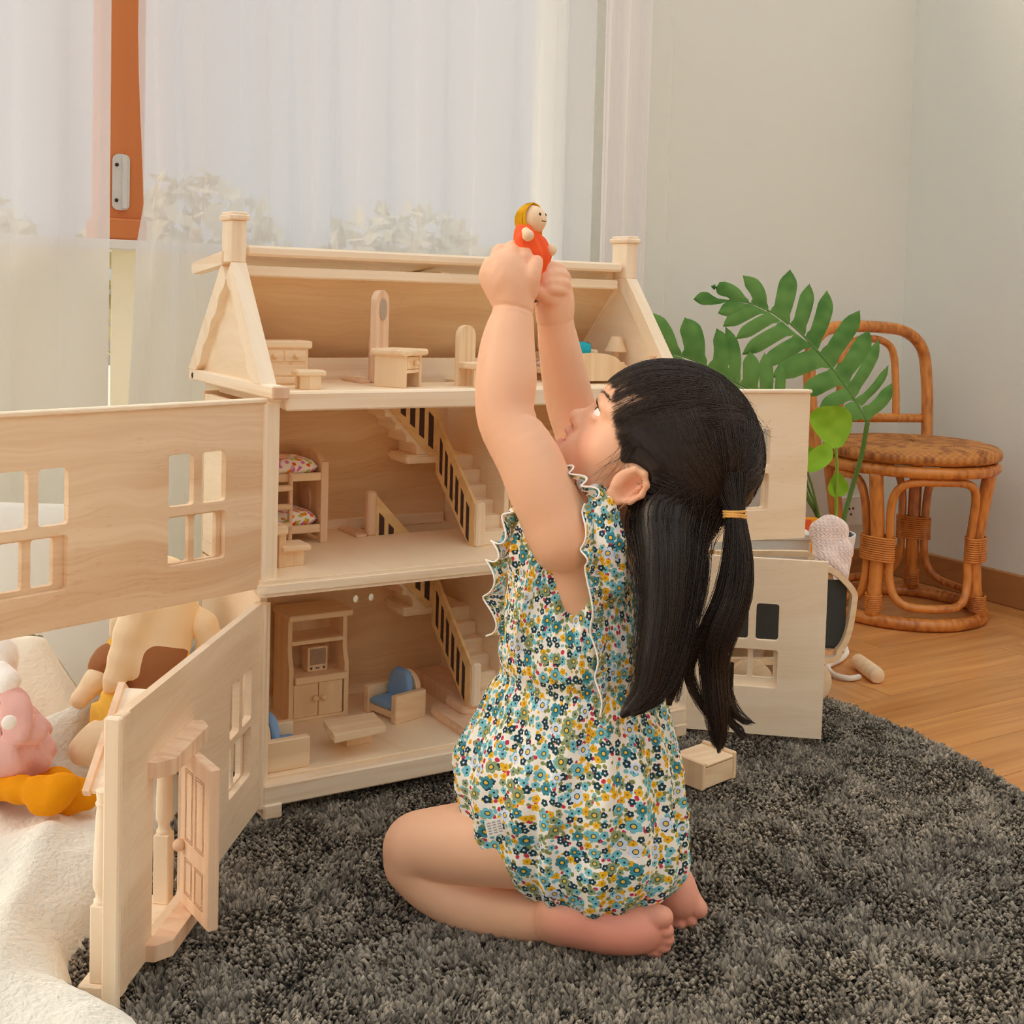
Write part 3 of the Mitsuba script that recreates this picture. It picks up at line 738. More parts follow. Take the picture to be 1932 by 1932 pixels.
add(t + '__shade', lathe([(0, 0.5625), (0.0135, 0.5615), (0.0138, 0.5625), (0.0075, 0.579), (0.007, 0.58), (0, 0.5805)], 18, Mc), 'toy_z', smooth=35)
add(t + '__base', lathe([(0.0065, 0.54), (0.0068, 0.5415), (0.0035, 0.5445), (0.003, 0.55), (0.0058, 0.5622), (0, 0.5622)], 14, Mc), 'toy_z', smooth=40)
t = thing('toy_bench', 'small toy wooden bench on the middle floor, in front of the bunk bed', 'bench')
M = mat4(t=(0.051, 0.0545, ZM))
add(t + '__top', cbox(-0.0185, 0.0185, -0.0235, 0.0145, 0.0188, 0.0262, 0.0022).apply_transform(M), 'toy_x')
for y in (-.0145, .0065):
    add(t + '__leg_panel', cbox(-0.0125, 0.0125, y, y + .006, 0, 0.0192, 0.0008).apply_transform(M), 'toy_z')
# right room of the middle floor: a wardrobe half hidden behind the child
t = thing('toy_wardrobe', 'toy wooden wardrobe in the right room of the middle floor, behind the far arm', 'wardrobe')
add(t + '__body', cbox(0.425, 0.505, 0.17, 0.231, ZM, 0.425, 0.001), 'toy_z')
for x in (0.429, 0.4665):
    add(t + '__door', cbox(x, x + 0.0345, 0.1665, 0.1705, ZM + 0.008, 0.417, 0.0008), 'toy_z')
t = thing('toy_crib', 'toy wooden crib in the right room of the middle floor, right of the stair partition', 'crib')
for x in (0.373, 0.418):
    add(t + '__end_board', cbox(x, x + .006, 0.085, 0.15, ZM + .003, ZM + 0.055, 0.001), 'toy_z')
add(t + '__base', cbox(0.378, 0.419, 0.087, 0.148, ZM + .012, ZM + 0.02, 0.0008), 'toy_x')
for y in (0.086, 0.144):
    add(t + '__rail', cbox(0.378, 0.419, y, y + .005, ZM + .045, ZM + 0.052, 0.0008), 'toy_x')
    for k in range(4):
        add(t + '__bar', tube([(0.384 + k * .0095, y + .0025, ZM + .019), (0.384 + k * .0095, y + .0025, ZM + .046)], .002, 6), 'toy_z', smooth=True)

# ground floor: cupboard with radio, armchairs, coffee table
t = thing('toy_cupboard', 'tall toy wooden cupboard with open shelf and two knobbed doors on the ground floor', 'cupboard')
x0, x1, yf, yb_ = 0.0935, 0.1765, 0.1625, 0.222
side = Polygon([(yf, ZG), (yb_, ZG), (yb_, 0.188), (yf + .008, 0.188), (yf + .008, 0.149), (yf + .0065, 0.138), (yf + .0015, 0.128), (yf, 0.1235)])
for x in (x0, x1 - .006):
    add(t + '__side_panel', ext(side, .006, shift(YZ, (x, 0, 0))), 'toy_z')
add(t + '__back_panel', cbox(x0 + .005, x1 - .005, yb_ - .005, yb_ - .0005, ZG, .188, .0005), 'toy_z')
add(t + '__top', cbox(x0 - .002, x1 + .004, yf - .002, yb_ + .002, .1875, .1955, .001), 'toy_x')
add(t + '__shelf', cbox(x0 + .005, x1 - .005, yf + .006, yb_ - .004, .1535, .159, .0008), 'toy_x')
add(t + '__worktop', cbox(x0 + .0075, x1 - .003, yf - .004, yb_ - .004, .104, .1135, .001), 'toy_x')
add(t + '__plinth', cbox(x0 + .005, x1 - .005, yf, yf + .006, ZG, .0585, .0006), 'toy_x')
for a, b, kx in ((x0 + .0065, .1335, .1285), (.1345, x1 - .0085, .1405)):
    d = add(t + '__door', cbox(a, b, yf - .0005, yf + .004, .059, .1035, .0006), 'toy_z')
    knob(d + '__knob', (kx, yf - .0005, .0835), (0, -1, 0), .0043)
t = thing('toy_radio', 'small toy radio with a grey dotted front on the cupboard shelf', 'radio')
add(t + '__case', cbox(.1235, .1515, .1755, .198, .1137, .1465, .001), 'toy_z')
plain('radio_grey', (176, 154, 134), .8)
gx, gz = np.meshgrid(np.linspace(.1272, .1478, 15), np.linspace(.1238, .1432, 14), indexing='ij')
add(t + '__speaker_grille', cat(ext(sbox(.1262, .1228, .1488, .1443), .0004, shift(XZ, (0, .1752, 0)))), 'radio_grey', label='grey speaker grille')
dot = cbox(-.0004, .0004, -.0003, .0001, -.0004, .0004, .0001)
add(t + '__grille_dots', trimesh.util.concatenate([dot.copy().apply_translation((a, .1752, b)) for a, b in zip(gx.ravel(), gz.ravel())]), 'engraving', kind='stuff')
plain('radio_knob', (70, 76, 96), .6)
for x, r_ in ((.1285, .0017), (.1358, .0012), (.1388, .0012), (.1463, .0017)):
    add(t + '__dial', tube([(x, .1748, .1185), (x, .1757, .1185)], r_, 10), 'radio_knob', smooth=35, label='dark dial')
plain('cushion_blue', (128, 168, 214), .85)


def armchair(t, M, w=.058, d=.052):
    # local x: width, y: depth (front at -y)
    for s in (-1, 1):
        add(t + '__armrest', cbox(s * w / 2 - .0055, s * w / 2 + .0055, -d / 2, d / 2, 0, .037, .0015).apply_transform(M), 'toy_x')
    add(t + '__seat_rail', cbox(-w / 2 + .005, w / 2 - .005, -d / 2 + .004, d / 2 - .004, .004, .0135, .0008).apply_transform(M), 'toy_x')
    A = Polygon([(-w / 2 + .005, .004), (w / 2 - .005, .004), (w / 2 - .005, .034)] + [((w / 2 - .005) * math.cos(q), .034 + (w / 2 - .005) * .95 * math.sin(q)) for q in np.linspace(0.05, PI - .05, 17)] + [(-w / 2 + .005, .034)])
    add(t + '__backrest', ext(A, .008, M @ axes((1, 0, 0), (0, 0, 1), (0, 1, 0), (0, d / 2 - .009, 0))), 'toy_z')
    add(t + '__seat_cushion', pad(-w / 2 + .0055, w / 2 - .0055, -d / 2 + .001, d / 2 - .012, .0135, .0245).apply_transform(M), 'cushion_blue', smooth=True, label='light blue seat cushion')
    P = pad(-w / 2 + .0055, w / 2 - .0055, -.022, .022, -.006, .006)
    v = P.vertices; yy = v[:, 1]; f = np.where(yy > 0, np.sqrt(np.clip(1 - (yy / .024) ** 2, .15, 1)), 1); v[:, 0] *= f; P.vertices = v
    add(t + '__back_cushion', P.apply_transform(M @ axes((1, 0, 0), (0, .12, .99), (0, -.99, .12), (0, d / 2 - .0165, .039))), 'cushion_blue', smooth=True, label='light blue back cushion')


t = thing('toy_armchair', 'toy wooden armchair with light blue cushions in the middle of the ground floor', 'armchair')
armchair(t, rz(math.radians(-76), (.2318, .1345, ZG)))
t = thing('toy_armchair', 'toy wooden armchair with light blue cushions at the left edge of the ground floor', 'armchair')
armchair(t, rz(math.radians(90), (.0385, .047, ZG)), .056, .054)
t = thing('toy_coffee_table', 'low toy wooden coffee table on the ground floor between the armchairs', 'coffee table')
M = rz(math.radians(3), (.1325, .0345, 0)); M = mat4(t=(.1325, .0365, ZG))
top = hull([(x, y, z) for x, y in ((-.0395, -.0305), (.0305, -.0225), (.0355, .0265), (-.0315, .0255)) for z in (.026, .0345)])
add(t + '__top', top.apply_transform(mat4(t=(.1325, .0365, ZG))), 'toy_x')
add(t + '__base', cbox(-.0045, .029, .0155, .037, 0, .0262, .001).apply_transform(mat4(t=(.1325, .0365, ZG))), 'toy_z')
# measured joints and outline points (x, y, z[, radius]) in metres
PT = {
    'el_head': [(-0.0777,0.1545,0.2442,0.0463),(-0.0803,0.1428,0.216,0.0409)],
    'el_trunk': [(-0.111,0.1156,0.2374,0.0211),(-0.1241,0.1103,0.2119,0.0148),(-0.1327,0.108,0.1855,0.0123),(-0.1408,0.1056,0.1623,0.0098),(-0.1461,0.108,0.1499,0.0067)],
    'el_earR': [(-0.0401,0.1311,0.2261,0.0077),(-0.0336,0.1147,0.2099,0.0141),(-0.0265,0.1095,0.1942,0.0102),(-0.0364,0.1145,0.1792,0.0089)],
    'el_earL': [(-0.1123,0.2075,0.2025,0.0118),(-0.1141,0.2076,0.1861,0.0105)],
    'el_body': [(-0.0883,0.1217,0.1729,0.0366),(-0.086,0.1408,0.1253,0.0396),(-0.0888,0.1409,0.0997,0.0383)],
    'el_armL': [(-0.1138,0.1713,0.1659,0.0154),(-0.1349,0.1605,0.1651,0.0152),(-0.1528,0.1469,0.149,0.0125),(-0.171,0.1449,0.13,0.0112)],
    'el_sleeve': [(-0.1138,0.1715,0.1691,0.0193),(-0.131,0.1641,0.1668,0.0185),(-0.1436,0.1539,0.1629,0.017)],
    'el_strap': [(-0.0666,0.1096,0.1862,0.0088),(-0.0612,0.1054,0.1707,0.0095),(-0.0721,0.0989,0.1485,0.0094)],
    'el_strapL': [(-0.1288,0.1696,0.1845,0.0077),(-0.1286,0.1338,0.1716,0.0075)],
    'el_legL': [(-0.0995,0.1351,0.0902,0.0305),(-0.1333,0.1102,0.1192,0.0247),(-0.1484,0.0958,0.1168,0.0207)],
    'el_footL': [(-0.147,0.0831,0.1132,0.0169),(-0.1632,0.0804,0.1026,0.018),(-0.1781,0.0772,0.094,0.0179)],
    'el_legR': [(-0.0721,0.096,0.0985,0.0275),(-0.0857,0.0458,0.0983,0.0217)],
    'go_head': [(-0.2682,0.1024,0.2073,0.0221),(-0.2743,0.1051,0.1926,0.0233)],
    'go_wing': [(-0.2662,0.0659,0.2013,0.008),(-0.2614,0.0508,0.1917,0.0096),(-0.2643,0.0521,0.1831,0.0079)],
    'go_dress': [(-0.2793,0.1064,0.1634,0.032),(-0.2744,0.1014,0.1287,0.0437),(-0.2709,0.0862,0.1036,0.0491)],
    'go_sleeve': [(-0.2653,0.0526,0.1831,0.0102),(-0.2572,0.0349,0.1616,0.0134),(-0.2452,0.0267,0.1424,0.0146)],
    'go_skirt': [(-0.2327,0.0876,0.1176,0.0199),(-0.2541,0.0535,0.1119,0.025),(-0.2279,0.0492,0.106,0.0138)],
    'go_legA': [(-0.28,0.0552,0.0784,0.0136),(-0.2541,0.0169,0.0848,0.0122),(-0.2391,-0.0035,0.0873,0.011)],
    'go_footA': [(-0.2391,-0.0035,0.0873,0.011),(-0.2234,-0.0184,0.091,0.0176),(-0.231,-0.0204,0.0803,0.0131),(-0.2423,-0.0138,0.0783,0.0093),(-0.2092,-0.0207,0.097,0.0072)],
    'go_legB': [(-0.251,0.0728,0.0754,0.0127),(-0.2131,0.0389,0.0808,0.0103),(-0.1954,0.0164,0.0741,0.0102)],
    'go_footB': [(-0.2023,0.0087,0.0724,0.0136),(-0.2106,0.0073,0.0631,0.0112),(-0.1902,0.0012,0.0661,0.0096),(-0.1817,0.0083,0.0745,0.0068)],
    'go_button': [(-0.2695,-0.0041,0.1657)],
    'pil_a': [(-0.2771,0.2688,0.1767),(-0.1915,0.2532,0.1803),(-0.1547,0.1801,0.1007),(-0.1671,0.1625,0.0728),(-0.2859,0.1851,0.0506)],
    'bolster': [(-0.1308,0.2367,0.1166,0.012),(-0.1433,0.1966,0.1004,0.0168),(-0.165,0.1741,0.0932,0.0203),(-0.1925,0.1551,0.0871,0.0224),(-0.2026,0.1369,0.0716,0.0221),(-0.1965,0.1146,0.0505,0.0194),(-0.1741,0.0949,0.04,0.0169),(-0.138,0.0851,0.0394,0.0158),(-0.107,0.1016,0.039,0.0149)],
    'rope': [(1.1971,0.3216,0.008),(1.2005,0.2845,0.008),(1.1526,0.2093,0.008),(1.1006,0.174,0.008),(1.0534,0.1559,0.008),(1.0263,0.1171,0.008),(1.034,0.0915,0.008),(1.0585,0.0892,0.008)],
    'leaf_a_frame': [(1.1567,0.1891,0.4186),(-0.5019,0.6545,0.5654),(-0.6696,0.1197,-0.733),(-0.5474,-0.7465,0.3782)],
    'leaf_a_mid': [(0.0,-0.0),(0.0498,-0.0225),(0.1023,-0.0408),(0.1485,-0.0534),(0.1865,-0.0613),(0.222,-0.0655),(0.2601,-0.0619),(0.2907,-0.0553),(0.3222,-0.0387),(0.349,-0.023),(0.3786,-0.0)],
    'leaf_a_lobes': [(0.2527,-0.063,0.2142,-0.0609,0.2504,-0.1069,0.2779,-0.1543),(0.2094,-0.0631,0.1791,-0.0601,0.2081,-0.1046,0.2329,-0.1511),(0.1748,-0.06,0.1443,-0.0491,0.1684,-0.1127,0.2006,-0.1601),(0.1366,-0.053,0.1027,-0.0428,0.1241,-0.1067,0.1321,-0.1657),(0.0984,-0.0441,0.0665,-0.0291,0.0823,-0.0961,0.096,-0.1419),(0.0639,-0.0283,0.0409,-0.021,0.0534,-0.0813,0.073,-0.1398),(0.0377,-0.0202,0.0227,-0.0158,0.0193,-0.0625,0.0314,-0.1084),(0.0196,-0.0144,-0.0009,-0.0002,-0.0055,-0.0422,0.0072,-0.0831),(0.2907,-0.0553,0.2595,-0.0611,0.2947,-0.0893,0.3377,-0.0904),(0.3236,-0.037,0.2947,-0.0533,0.3385,-0.0597,0.3703,-0.0374),(0.349,-0.023,0.3222,-0.0387,0.3607,-0.0165,0.3803,0.0014),(0.3213,-0.0376,0.2893,-0.0534,0.3066,-0.0329,0.3264,-0.0013),(0.2899,-0.0528,0.2595,-0.0575,0.2911,-0.0271,0.3035,0.0138),(0.2584,-0.0596,0.2295,-0.0575,0.2579,-0.0268,0.2704,0.0189),(0.2267,-0.0574,0.1942,-0.0537,0.2274,-0.0154,0.2431,0.0351),(0.1917,-0.0539,0.1562,-0.053,0.1868,-0.0187,0.2033,0.034),(0.1512,-0.0512,0.1071,-0.0416,0.1498,-0.0193,0.1759,0.0381),(0.1041,-0.0405,0.0678,-0.028,0.1018,-0.0116,0.1134,0.0352),(0.0652,-0.0273,0.0383,-0.0174,0.0635,-0.0022,0.0754,0.0368),(0.036,-0.0164,0.0009,0.0002,0.0278,-0.0029,0.0339,0.0185)],
    'leaf_b_frame': [(0.8989,0.1227,0.4496),(-0.6961,0.5795,0.4238),(-0.5182,0.0031,-0.8553),(-0.4969,-0.815,0.2982)],
    'leaf_b_mid': [(0.0,0.0),(0.0408,-0.0052),(0.0836,-0.005),(0.1241,-0.0084),(0.1543,-0.0083),(0.1834,-0.0056),(0.2112,-0.0)],
    'leaf_b_lobes': [(0.2112,-0.0,0.1834,-0.0056,0.2244,-0.0355,0.2609,-0.0524),(0.1817,-0.0065,0.1419,-0.0094,0.1773,-0.0467,0.2074,-0.0678),(0.1374,-0.0091,0.1061,-0.0089,0.1217,-0.0486,0.1532,-0.0734),(0.1046,-0.0083,0.0819,-0.0059,0.1044,-0.0532,0.1418,-0.0832),(0.0793,-0.005,0.0494,-0.0052,0.0716,-0.0341,0.0889,-0.0615),(0.0473,-0.0054,0.0221,-0.0017,0.0476,-0.0378,0.0673,-0.0707),(0.0221,-0.0017,0.0034,0.0018,0.0219,-0.0379,0.0399,-0.0693),(0.2107,0.0011,0.1803,-0.0036,0.1923,0.0119,0.2007,0.0301),(0.1777,-0.0027,0.1391,-0.0036,0.155,0.0081,0.171,0.0243),(0.137,-0.0038,0.1051,-0.0049,0.1231,0.0115,0.1445,0.0297),(0.1035,-0.0035,0.0776,-0.0014,0.0904,0.0167,0.1126,0.0421),(0.0754,-0.0012,0.0391,-0.0016,0.0545,0.0201,0.0767,0.0454),(0.0391,-0.0016,0.0017,0.0054,0.0137,0.0163,0.0274,0.0414)],
    'stem_a': [(1.1555,0.2312,0.2324),(1.1625,0.2244,0.2855),(1.1637,0.2044,0.3545),(1.1583,0.1881,0.4175)],
    'stem_c': [(1.1322,0.2277,0.2346),(1.1183,0.2159,0.2894),(1.097,0.1966,0.3398),(1.0807,0.185,0.3742)],
    'stem_b': [(1.1209,0.2574,0.2303),(1.0646,0.2361,0.2894),(0.9848,0.1836,0.3735),(0.8986,0.1228,0.4497)],
    'stem_d': [(1.1063,0.243,0.2338),(1.0621,0.2145,0.2928),(1.0239,0.193,0.3346)],
    'stem_e': [(1.116,0.2488,0.2321),(1.0686,0.2343,0.2988),(1.0464,0.2265,0.3382)],
    'leaf_c': [(1.0807,0.1848,0.3714),(1.0567,0.1802,0.4472),(1.0249,0.1978,0.4246),(1.1019,0.1756,0.4294)],
    'pot': [(1.146,0.2764,0.2126)],
    'pram': [(0.8918,0.0976,0.151)],
    'whitebox': [(0.9061,0.2438,0.2069)],
    'blanket': [(0.9972,0.1339,0.247),(1.0173,0.1337,0.2492),(1.0294,0.1262,0.2443),(1.0198,0.1012,0.2162),(0.9997,0.0821,0.1843),(0.9842,0.0981,0.2006),(0.9766,0.1139,0.1954)],
    'book': [(1.0725,0.2288,0.2452)],
    'pelvis': [(0.2033,-0.3474,0.097)],
    'chest': [(0.1947,-0.3446,0.3472)],
    'waist': [(0.2006,-0.3481,0.2403)],
    'skirt': [(0.1939,-0.3418,0.1487)],
    'seat': [(0.212,-0.37,0.0884)],
    'torso': [(0.2055,-0.3487,0.0971,0.0612),(0.2055,-0.3487,0.1819,0.051),(0.1999,-0.3454,0.2606,0.05),(0.1972,-0.3438,0.3285,0.051),(0.2026,-0.347,0.3756,0.0449)],
    'neck': [(0.2103,-0.3574,0.3924,0.0315),(0.2326,-0.3764,0.4327,0.0334)],
    'head': [(0.2633,-0.4004,0.4753)],
    'armL': [(0.1519,-0.3832,0.3954,0.0291),(0.1368,-0.3742,0.4304,0.0301),(0.127,-0.3602,0.4644,0.0293),(0.1155,-0.336,0.5007,0.0267),(0.1212,-0.3243,0.5371,0.0285),(0.1278,-0.3142,0.5693,0.0253),(0.1369,-0.308,0.6007,0.0189)],
    'handL': [(0.1368,-0.3068,0.6078,0.0189),(0.1358,-0.3015,0.6276,0.022),(0.1334,-0.2978,0.6403,0.0205)],
    'palmL': [(0.1449,-0.3093,0.6254,0.0133),(0.1304,-0.2984,0.63,0.0205),(0.1225,-0.2913,0.6349,0.0133)],
    'fL1': [(0.1485,-0.3068,0.652,0.0087),(0.1528,-0.2942,0.6617,0.0073),(0.1699,-0.2811,0.6628,0.0069),(0.1789,-0.2829,0.6547,0.0063)],
    'fL2': [(0.1389,-0.2987,0.6548,0.0098),(0.1457,-0.2888,0.6625,0.0073),(0.1657,-0.2728,0.6606,0.0069),(0.1756,-0.2763,0.6515,0.0064)],
    'fL3': [(0.1289,-0.2928,0.6504,0.0098),(0.1346,-0.2845,0.659,0.0073),(0.1578,-0.2657,0.6562,0.0069),(0.1715,-0.2692,0.6446,0.0064)],
    'fL4': [(0.1212,-0.2882,0.641,0.0087),(0.1268,-0.2799,0.6474,0.0062),(0.1479,-0.2622,0.6474,0.0058),(0.1635,-0.2645,0.6374,0.0053)],
    'thL': [(0.147,-0.3129,0.6214,0.0122),(0.1482,-0.3182,0.6331,0.0092),(0.153,-0.3175,0.6434,0.0071),(0.1576,-0.3145,0.6503,0.0056)],
    'armR': [(0.2392,-0.2989,0.388,0.0311),(0.2396,-0.2957,0.4338,0.0279),(0.2328,-0.287,0.4765,0.0253),(0.2242,-0.2819,0.5034,0.0243),(0.2146,-0.2832,0.5334,0.0231),(0.2043,-0.2864,0.5658,0.0203),(0.1967,-0.2888,0.5919,0.0175)],
    'handR': [(0.1966,-0.2888,0.5951,0.0175),(0.1958,-0.2883,0.611,0.018),(0.1956,-0.2859,0.6242,0.017)],
    'fR1': [(0.2012,-0.2845,0.6333,0.008),(0.2001,-0.2886,0.6428,0.0069),(0.1821,-0.2942,0.6442,0.0063),(0.1703,-0.2918,0.6386,0.0058)],
    'fR2': [(0.203,-0.2879,0.6281,0.008),(0.2002,-0.2956,0.6365,0.0069),(0.18,-0.2999,0.6368,0.0063),(0.1694,-0.2936,0.6307,0.0057)],
    'fR3': [(0.203,-0.2902,0.6207,0.0074),(0.1986,-0.3004,0.6285,0.0063),(0.179,-0.3039,0.6295,0.0057),(0.1694,-0.2959,0.6245,0.0052)],
    'fR4': [(0.2012,-0.2915,0.6132,0.0064),(0.1963,-0.3025,0.6211,0.0053),(0.1799,-0.3067,0.6228,0.0052),(0.1722,-0.2976,0.6194,0.0047)],
    'thR': [(0.1915,-0.295,0.6099,0.0105),(0.1777,-0.3008,0.6159,0.0078),(0.1673,-0.3016,0.6198,0.0062),(0.1638,-0.2972,0.6233,0.0052)],
    'thighL': [(0.1704,-0.3826,0.1074,0.045),(0.137,-0.3465,0.0971,0.0426),(0.1014,-0.3067,0.0857,0.0372),(0.0729,-0.2724,0.0761,0.0316),(0.0672,-0.2643,0.0702,0.0306)],
    'shinL': [(0.0653,-0.2632,0.0552,0.0276),(0.0823,-0.2791,0.0369,0.0275),(0.1081,-0.3084,0.0254,0.0287),(0.1316,-0.3397,0.0242,0.0258),(0.1531,-0.3722,0.0299,0.0215)],
    'footL': [(0.1562,-0.3811,0.0342,0.0214),(0.1609,-0.3978,0.0439,0.026),(0.1829,-0.4167,0.0372,0.023),(0.2023,-0.4317,0.0355,0.022),(0.2158,-0.4421,0.036,0.0191)],
    'footL2': [(0.167,-0.3875,0.031,0.0224),(0.1975,-0.4138,0.0221,0.0164),(0.2254,-0.4361,0.0177,0.0106)],
    'toeL1': [(0.2156,-0.4419,0.0445,0.0124),(0.2229,-0.4521,0.05,0.01),(0.226,-0.4574,0.0517,0.009)],
    'toeL2': [(0.22,-0.4446,0.0361,0.0086),(0.2268,-0.4555,0.0387,0.0066),(0.2297,-0.4596,0.0389,0.0057)],
    'toeL3': [(0.2215,-0.4431,0.0286,0.0086),(0.2283,-0.4541,0.0301,0.0062),(0.2316,-0.4584,0.0303,0.0057)],
    'toeL4': [(0.2216,-0.4408,0.0219,0.0081),(0.2276,-0.4514,0.0225,0.0062),(0.2306,-0.4555,0.0227,0.0057)],
    'toeL5': [(0.2194,-0.436,0.0161,0.0082),(0.224,-0.4446,0.0155,0.0067),(0.2261,-0.4482,0.0157,0.0062)],
    'thighR': [(0.2452,-0.2967,0.0572,0.0474),(0.2141,-0.2433,0.0364,0.0441),(0.1806,-0.1886,0.0151,0.035)],
    'shinR': [(0.1786,-0.1874,-0.0086,0.0282),(0.218,-0.2399,-0.018,0.0288),(0.2592,-0.2992,-0.0069,0.0259),(0.2738,-0.3428,0.0258,0.0222)],
    'footR': [(0.2728,-0.348,0.0393,0.0231),(0.2732,-0.3773,0.0571,0.0237),(0.2775,-0.3996,0.0471,0.0223),(0.2817,-0.4114,0.0354,0.0191)],
    'footR2': [(0.2845,-0.3723,0.0363,0.0207),(0.2864,-0.3967,0.0144,0.0143)],
    'toeR1': [(0.2887,-0.4132,0.0373,0.0121),(0.2926,-0.4225,0.031,0.009),(0.2945,-0.426,0.028,0.008)],
    'toeR2': [(0.2846,-0.4131,0.0287,0.0091),(0.2865,-0.4201,0.0208,0.0065),(0.2871,-0.4227,0.0177,0.006)],
    'toeR3': [(0.2789,-0.4097,0.0248,0.0091),(0.2787,-0.4154,0.0169,0.0065),(0.2784,-0.4176,0.0138,0.006)],
    'toeR4': [(0.2745,-0.4048,0.022,0.0086),(0.2725,-0.4094,0.0151,0.006),(0.2717,-0.4113,0.013,0.0055)],
    'toeR5': [(0.2711,-0.3992,0.0203,0.0076),(0.2672,-0.4028,0.0154,0.0055),(0.2661,-0.4044,0.0133,0.005)],
    'd_strapB': [(0.1854,-0.3891,0.4372,0.0098),(0.1762,-0.4092,0.4237,0.0125),(0.1781,-0.4139,0.3951,0.0163),(0.1853,-0.4123,0.3599,0.0193)],
    'd_strapF': [(0.1837,-0.3532,0.4422,0.0091),(0.1622,-0.3405,0.4287,0.0121),(0.1476,-0.3318,0.4027,0.0181),(0.1444,-0.3241,0.3707,0.0222)],
    'd_cuff': [(0.1787,-0.3735,0.1278,0.0514),(0.1419,-0.3423,0.1152,0.0488)],
    'd_hole': [(0.1388,-0.4138,0.367)],
    'tag': [(0.0896,-0.3904,0.1458),(0.092,-0.3918,0.1312),(0.0787,-0.3863,0.1278),(0.0755,-0.3844,0.1423)],
    'ruf1': [(0.1615,-0.3691,0.4496),(0.1621,-0.3811,0.4458),(0.163,-0.3933,0.4391),(0.1655,-0.4029,0.4341),(0.1708,-0.4107,0.4282)],
    'ruf1o': [(0.1497,-0.3795,0.46),(0.1526,-0.3929,0.4587),(0.1556,-0.4063,0.4512),(0.1587,-0.4174,0.443),(0.1667,-0.4245,0.4364)],
    'ruf2': [(0.1663,-0.4103,0.4318),(0.1653,-0.4144,0.4156),(0.1655,-0.4168,0.3967),(0.1679,-0.4194,0.3776),(0.1718,-0.4206,0.3484),(0.1747,-0.4235,0.3098),(0.1745,-0.4292,0.2724),(0.17,-0.4323,0.2424)],
    'ruf2o': [(0.1552,-0.413,0.4315),(0.1515,-0.4178,0.4123),(0.1491,-0.421,0.3891),(0.1527,-0.4232,0.3749),(0.1557,-0.4238,0.3459),(0.1594,-0.4272,0.3077),(0.1614,-0.433,0.2705),(0.1615,-0.4377,0.2429)],
    'ruf3': [(0.1227,-0.3577,0.4163),(0.1145,-0.3563,0.3943),(0.1108,-0.3542,0.3694),(0.11,-0.3514,0.339),(0.112,-0.3502,0.2985)],
    'ruf3o': [(0.1077,-0.3663,0.4201),(0.0949,-0.3645,0.3963),(0.0889,-0.3609,0.3702),(0.0889,-0.3586,0.3403),(0.0938,-0.358,0.3002)],
    'hairloose': [(0.2609,-0.4281,0.4613,0.0305),(0.2337,-0.4352,0.412,0.0397),(0.2223,-0.4517,0.3794,0.0342),(0.2126,-0.4634,0.3395,0.0281),(0.2003,-0.47,0.2996,0.0232),(0.1878,-0.4719,0.271,0.0156),(0.1654,-0.4644,0.2498,0.0032)],
    'hairloose2': [(0.2521,-0.4345,0.4031,0.0293),(0.2409,-0.457,0.3593,0.021),(0.2261,-0.4656,0.3193,0.0169),(0.2152,-0.4707,0.2835,0.0121),(0.2105,-0.4737,0.2563,0.0037)],
    'pig': [(0.2752,-0.4657,0.4534,0.0193),(0.2719,-0.4812,0.4269,0.009),(0.271,-0.4841,0.4178,0.0095),(0.2683,-0.4906,0.3832,0.0141),(0.2619,-0.4927,0.3507,0.0169),(0.2489,-0.4896,0.3179,0.0168),(0.2461,-0.4902,0.2897,0.0126),(0.2482,-0.4938,0.2569,0.0112),(0.2494,-0.4969,0.2288,0.0065),(0.2495,-0.4969,0.2144,0.0014)],
    'pig2': [(0.2545,-0.4883,0.3265,0.0094),(0.2379,-0.4784,0.3115,0.0084),(0.2314,-0.4746,0.2824,0.0052),(0.2382,-0.4809,0.2592,0.0042),(0.252,-0.4891,0.2355,0.0014)],
    'pig3': [(0.2604,-0.4941,0.2937,0.0047),(0.2587,-0.4954,0.2654,0.0065),(0.2653,-0.5017,0.2471,0.0042),(0.2784,-0.5117,0.2411,0.0009)],
    'pig4': [(0.259,-0.4932,0.2744,0.0037),(0.2606,-0.4965,0.2462,0.0047),(0.2678,-0.5031,0.2337,0.0028),(0.2735,-0.5089,0.2279,0.0009)],
    'tie': [(0.272,-0.4812,0.4245)],
    'do_head': [(0.1631,-0.2945,0.6906)],
    'do_body': [(0.16,-0.2926,0.6739,0.0099),(0.1635,-0.2947,0.658,0.0125),(0.1664,-0.2941,0.6364,0.0104)],
    'do_sk': [(0.17,-0.2928,0.6646,0.0084),(0.1743,-0.2953,0.6554,0.0073)],
    'do_slv': [(0.1531,-0.2978,0.677,0.0093),(0.1517,-0.297,0.6626,0.0093)],
    'do_armL': [(0.1508,-0.3035,0.6783,0.0046),(0.1481,-0.3111,0.6748,0.0046)],
    'do_handL': [(0.147,-0.314,0.6741)],
    'do_armR': [(0.1771,-0.2911,0.667,0.0047),(0.1804,-0.2978,0.6629,0.0042)],
    'do_handR': [(0.1822,-0.3,0.6619)],
    'do_feet': [(0.1677,-0.2972,0.6146,0.0047),(0.1689,-0.2979,0.6219,0.0047)],
}
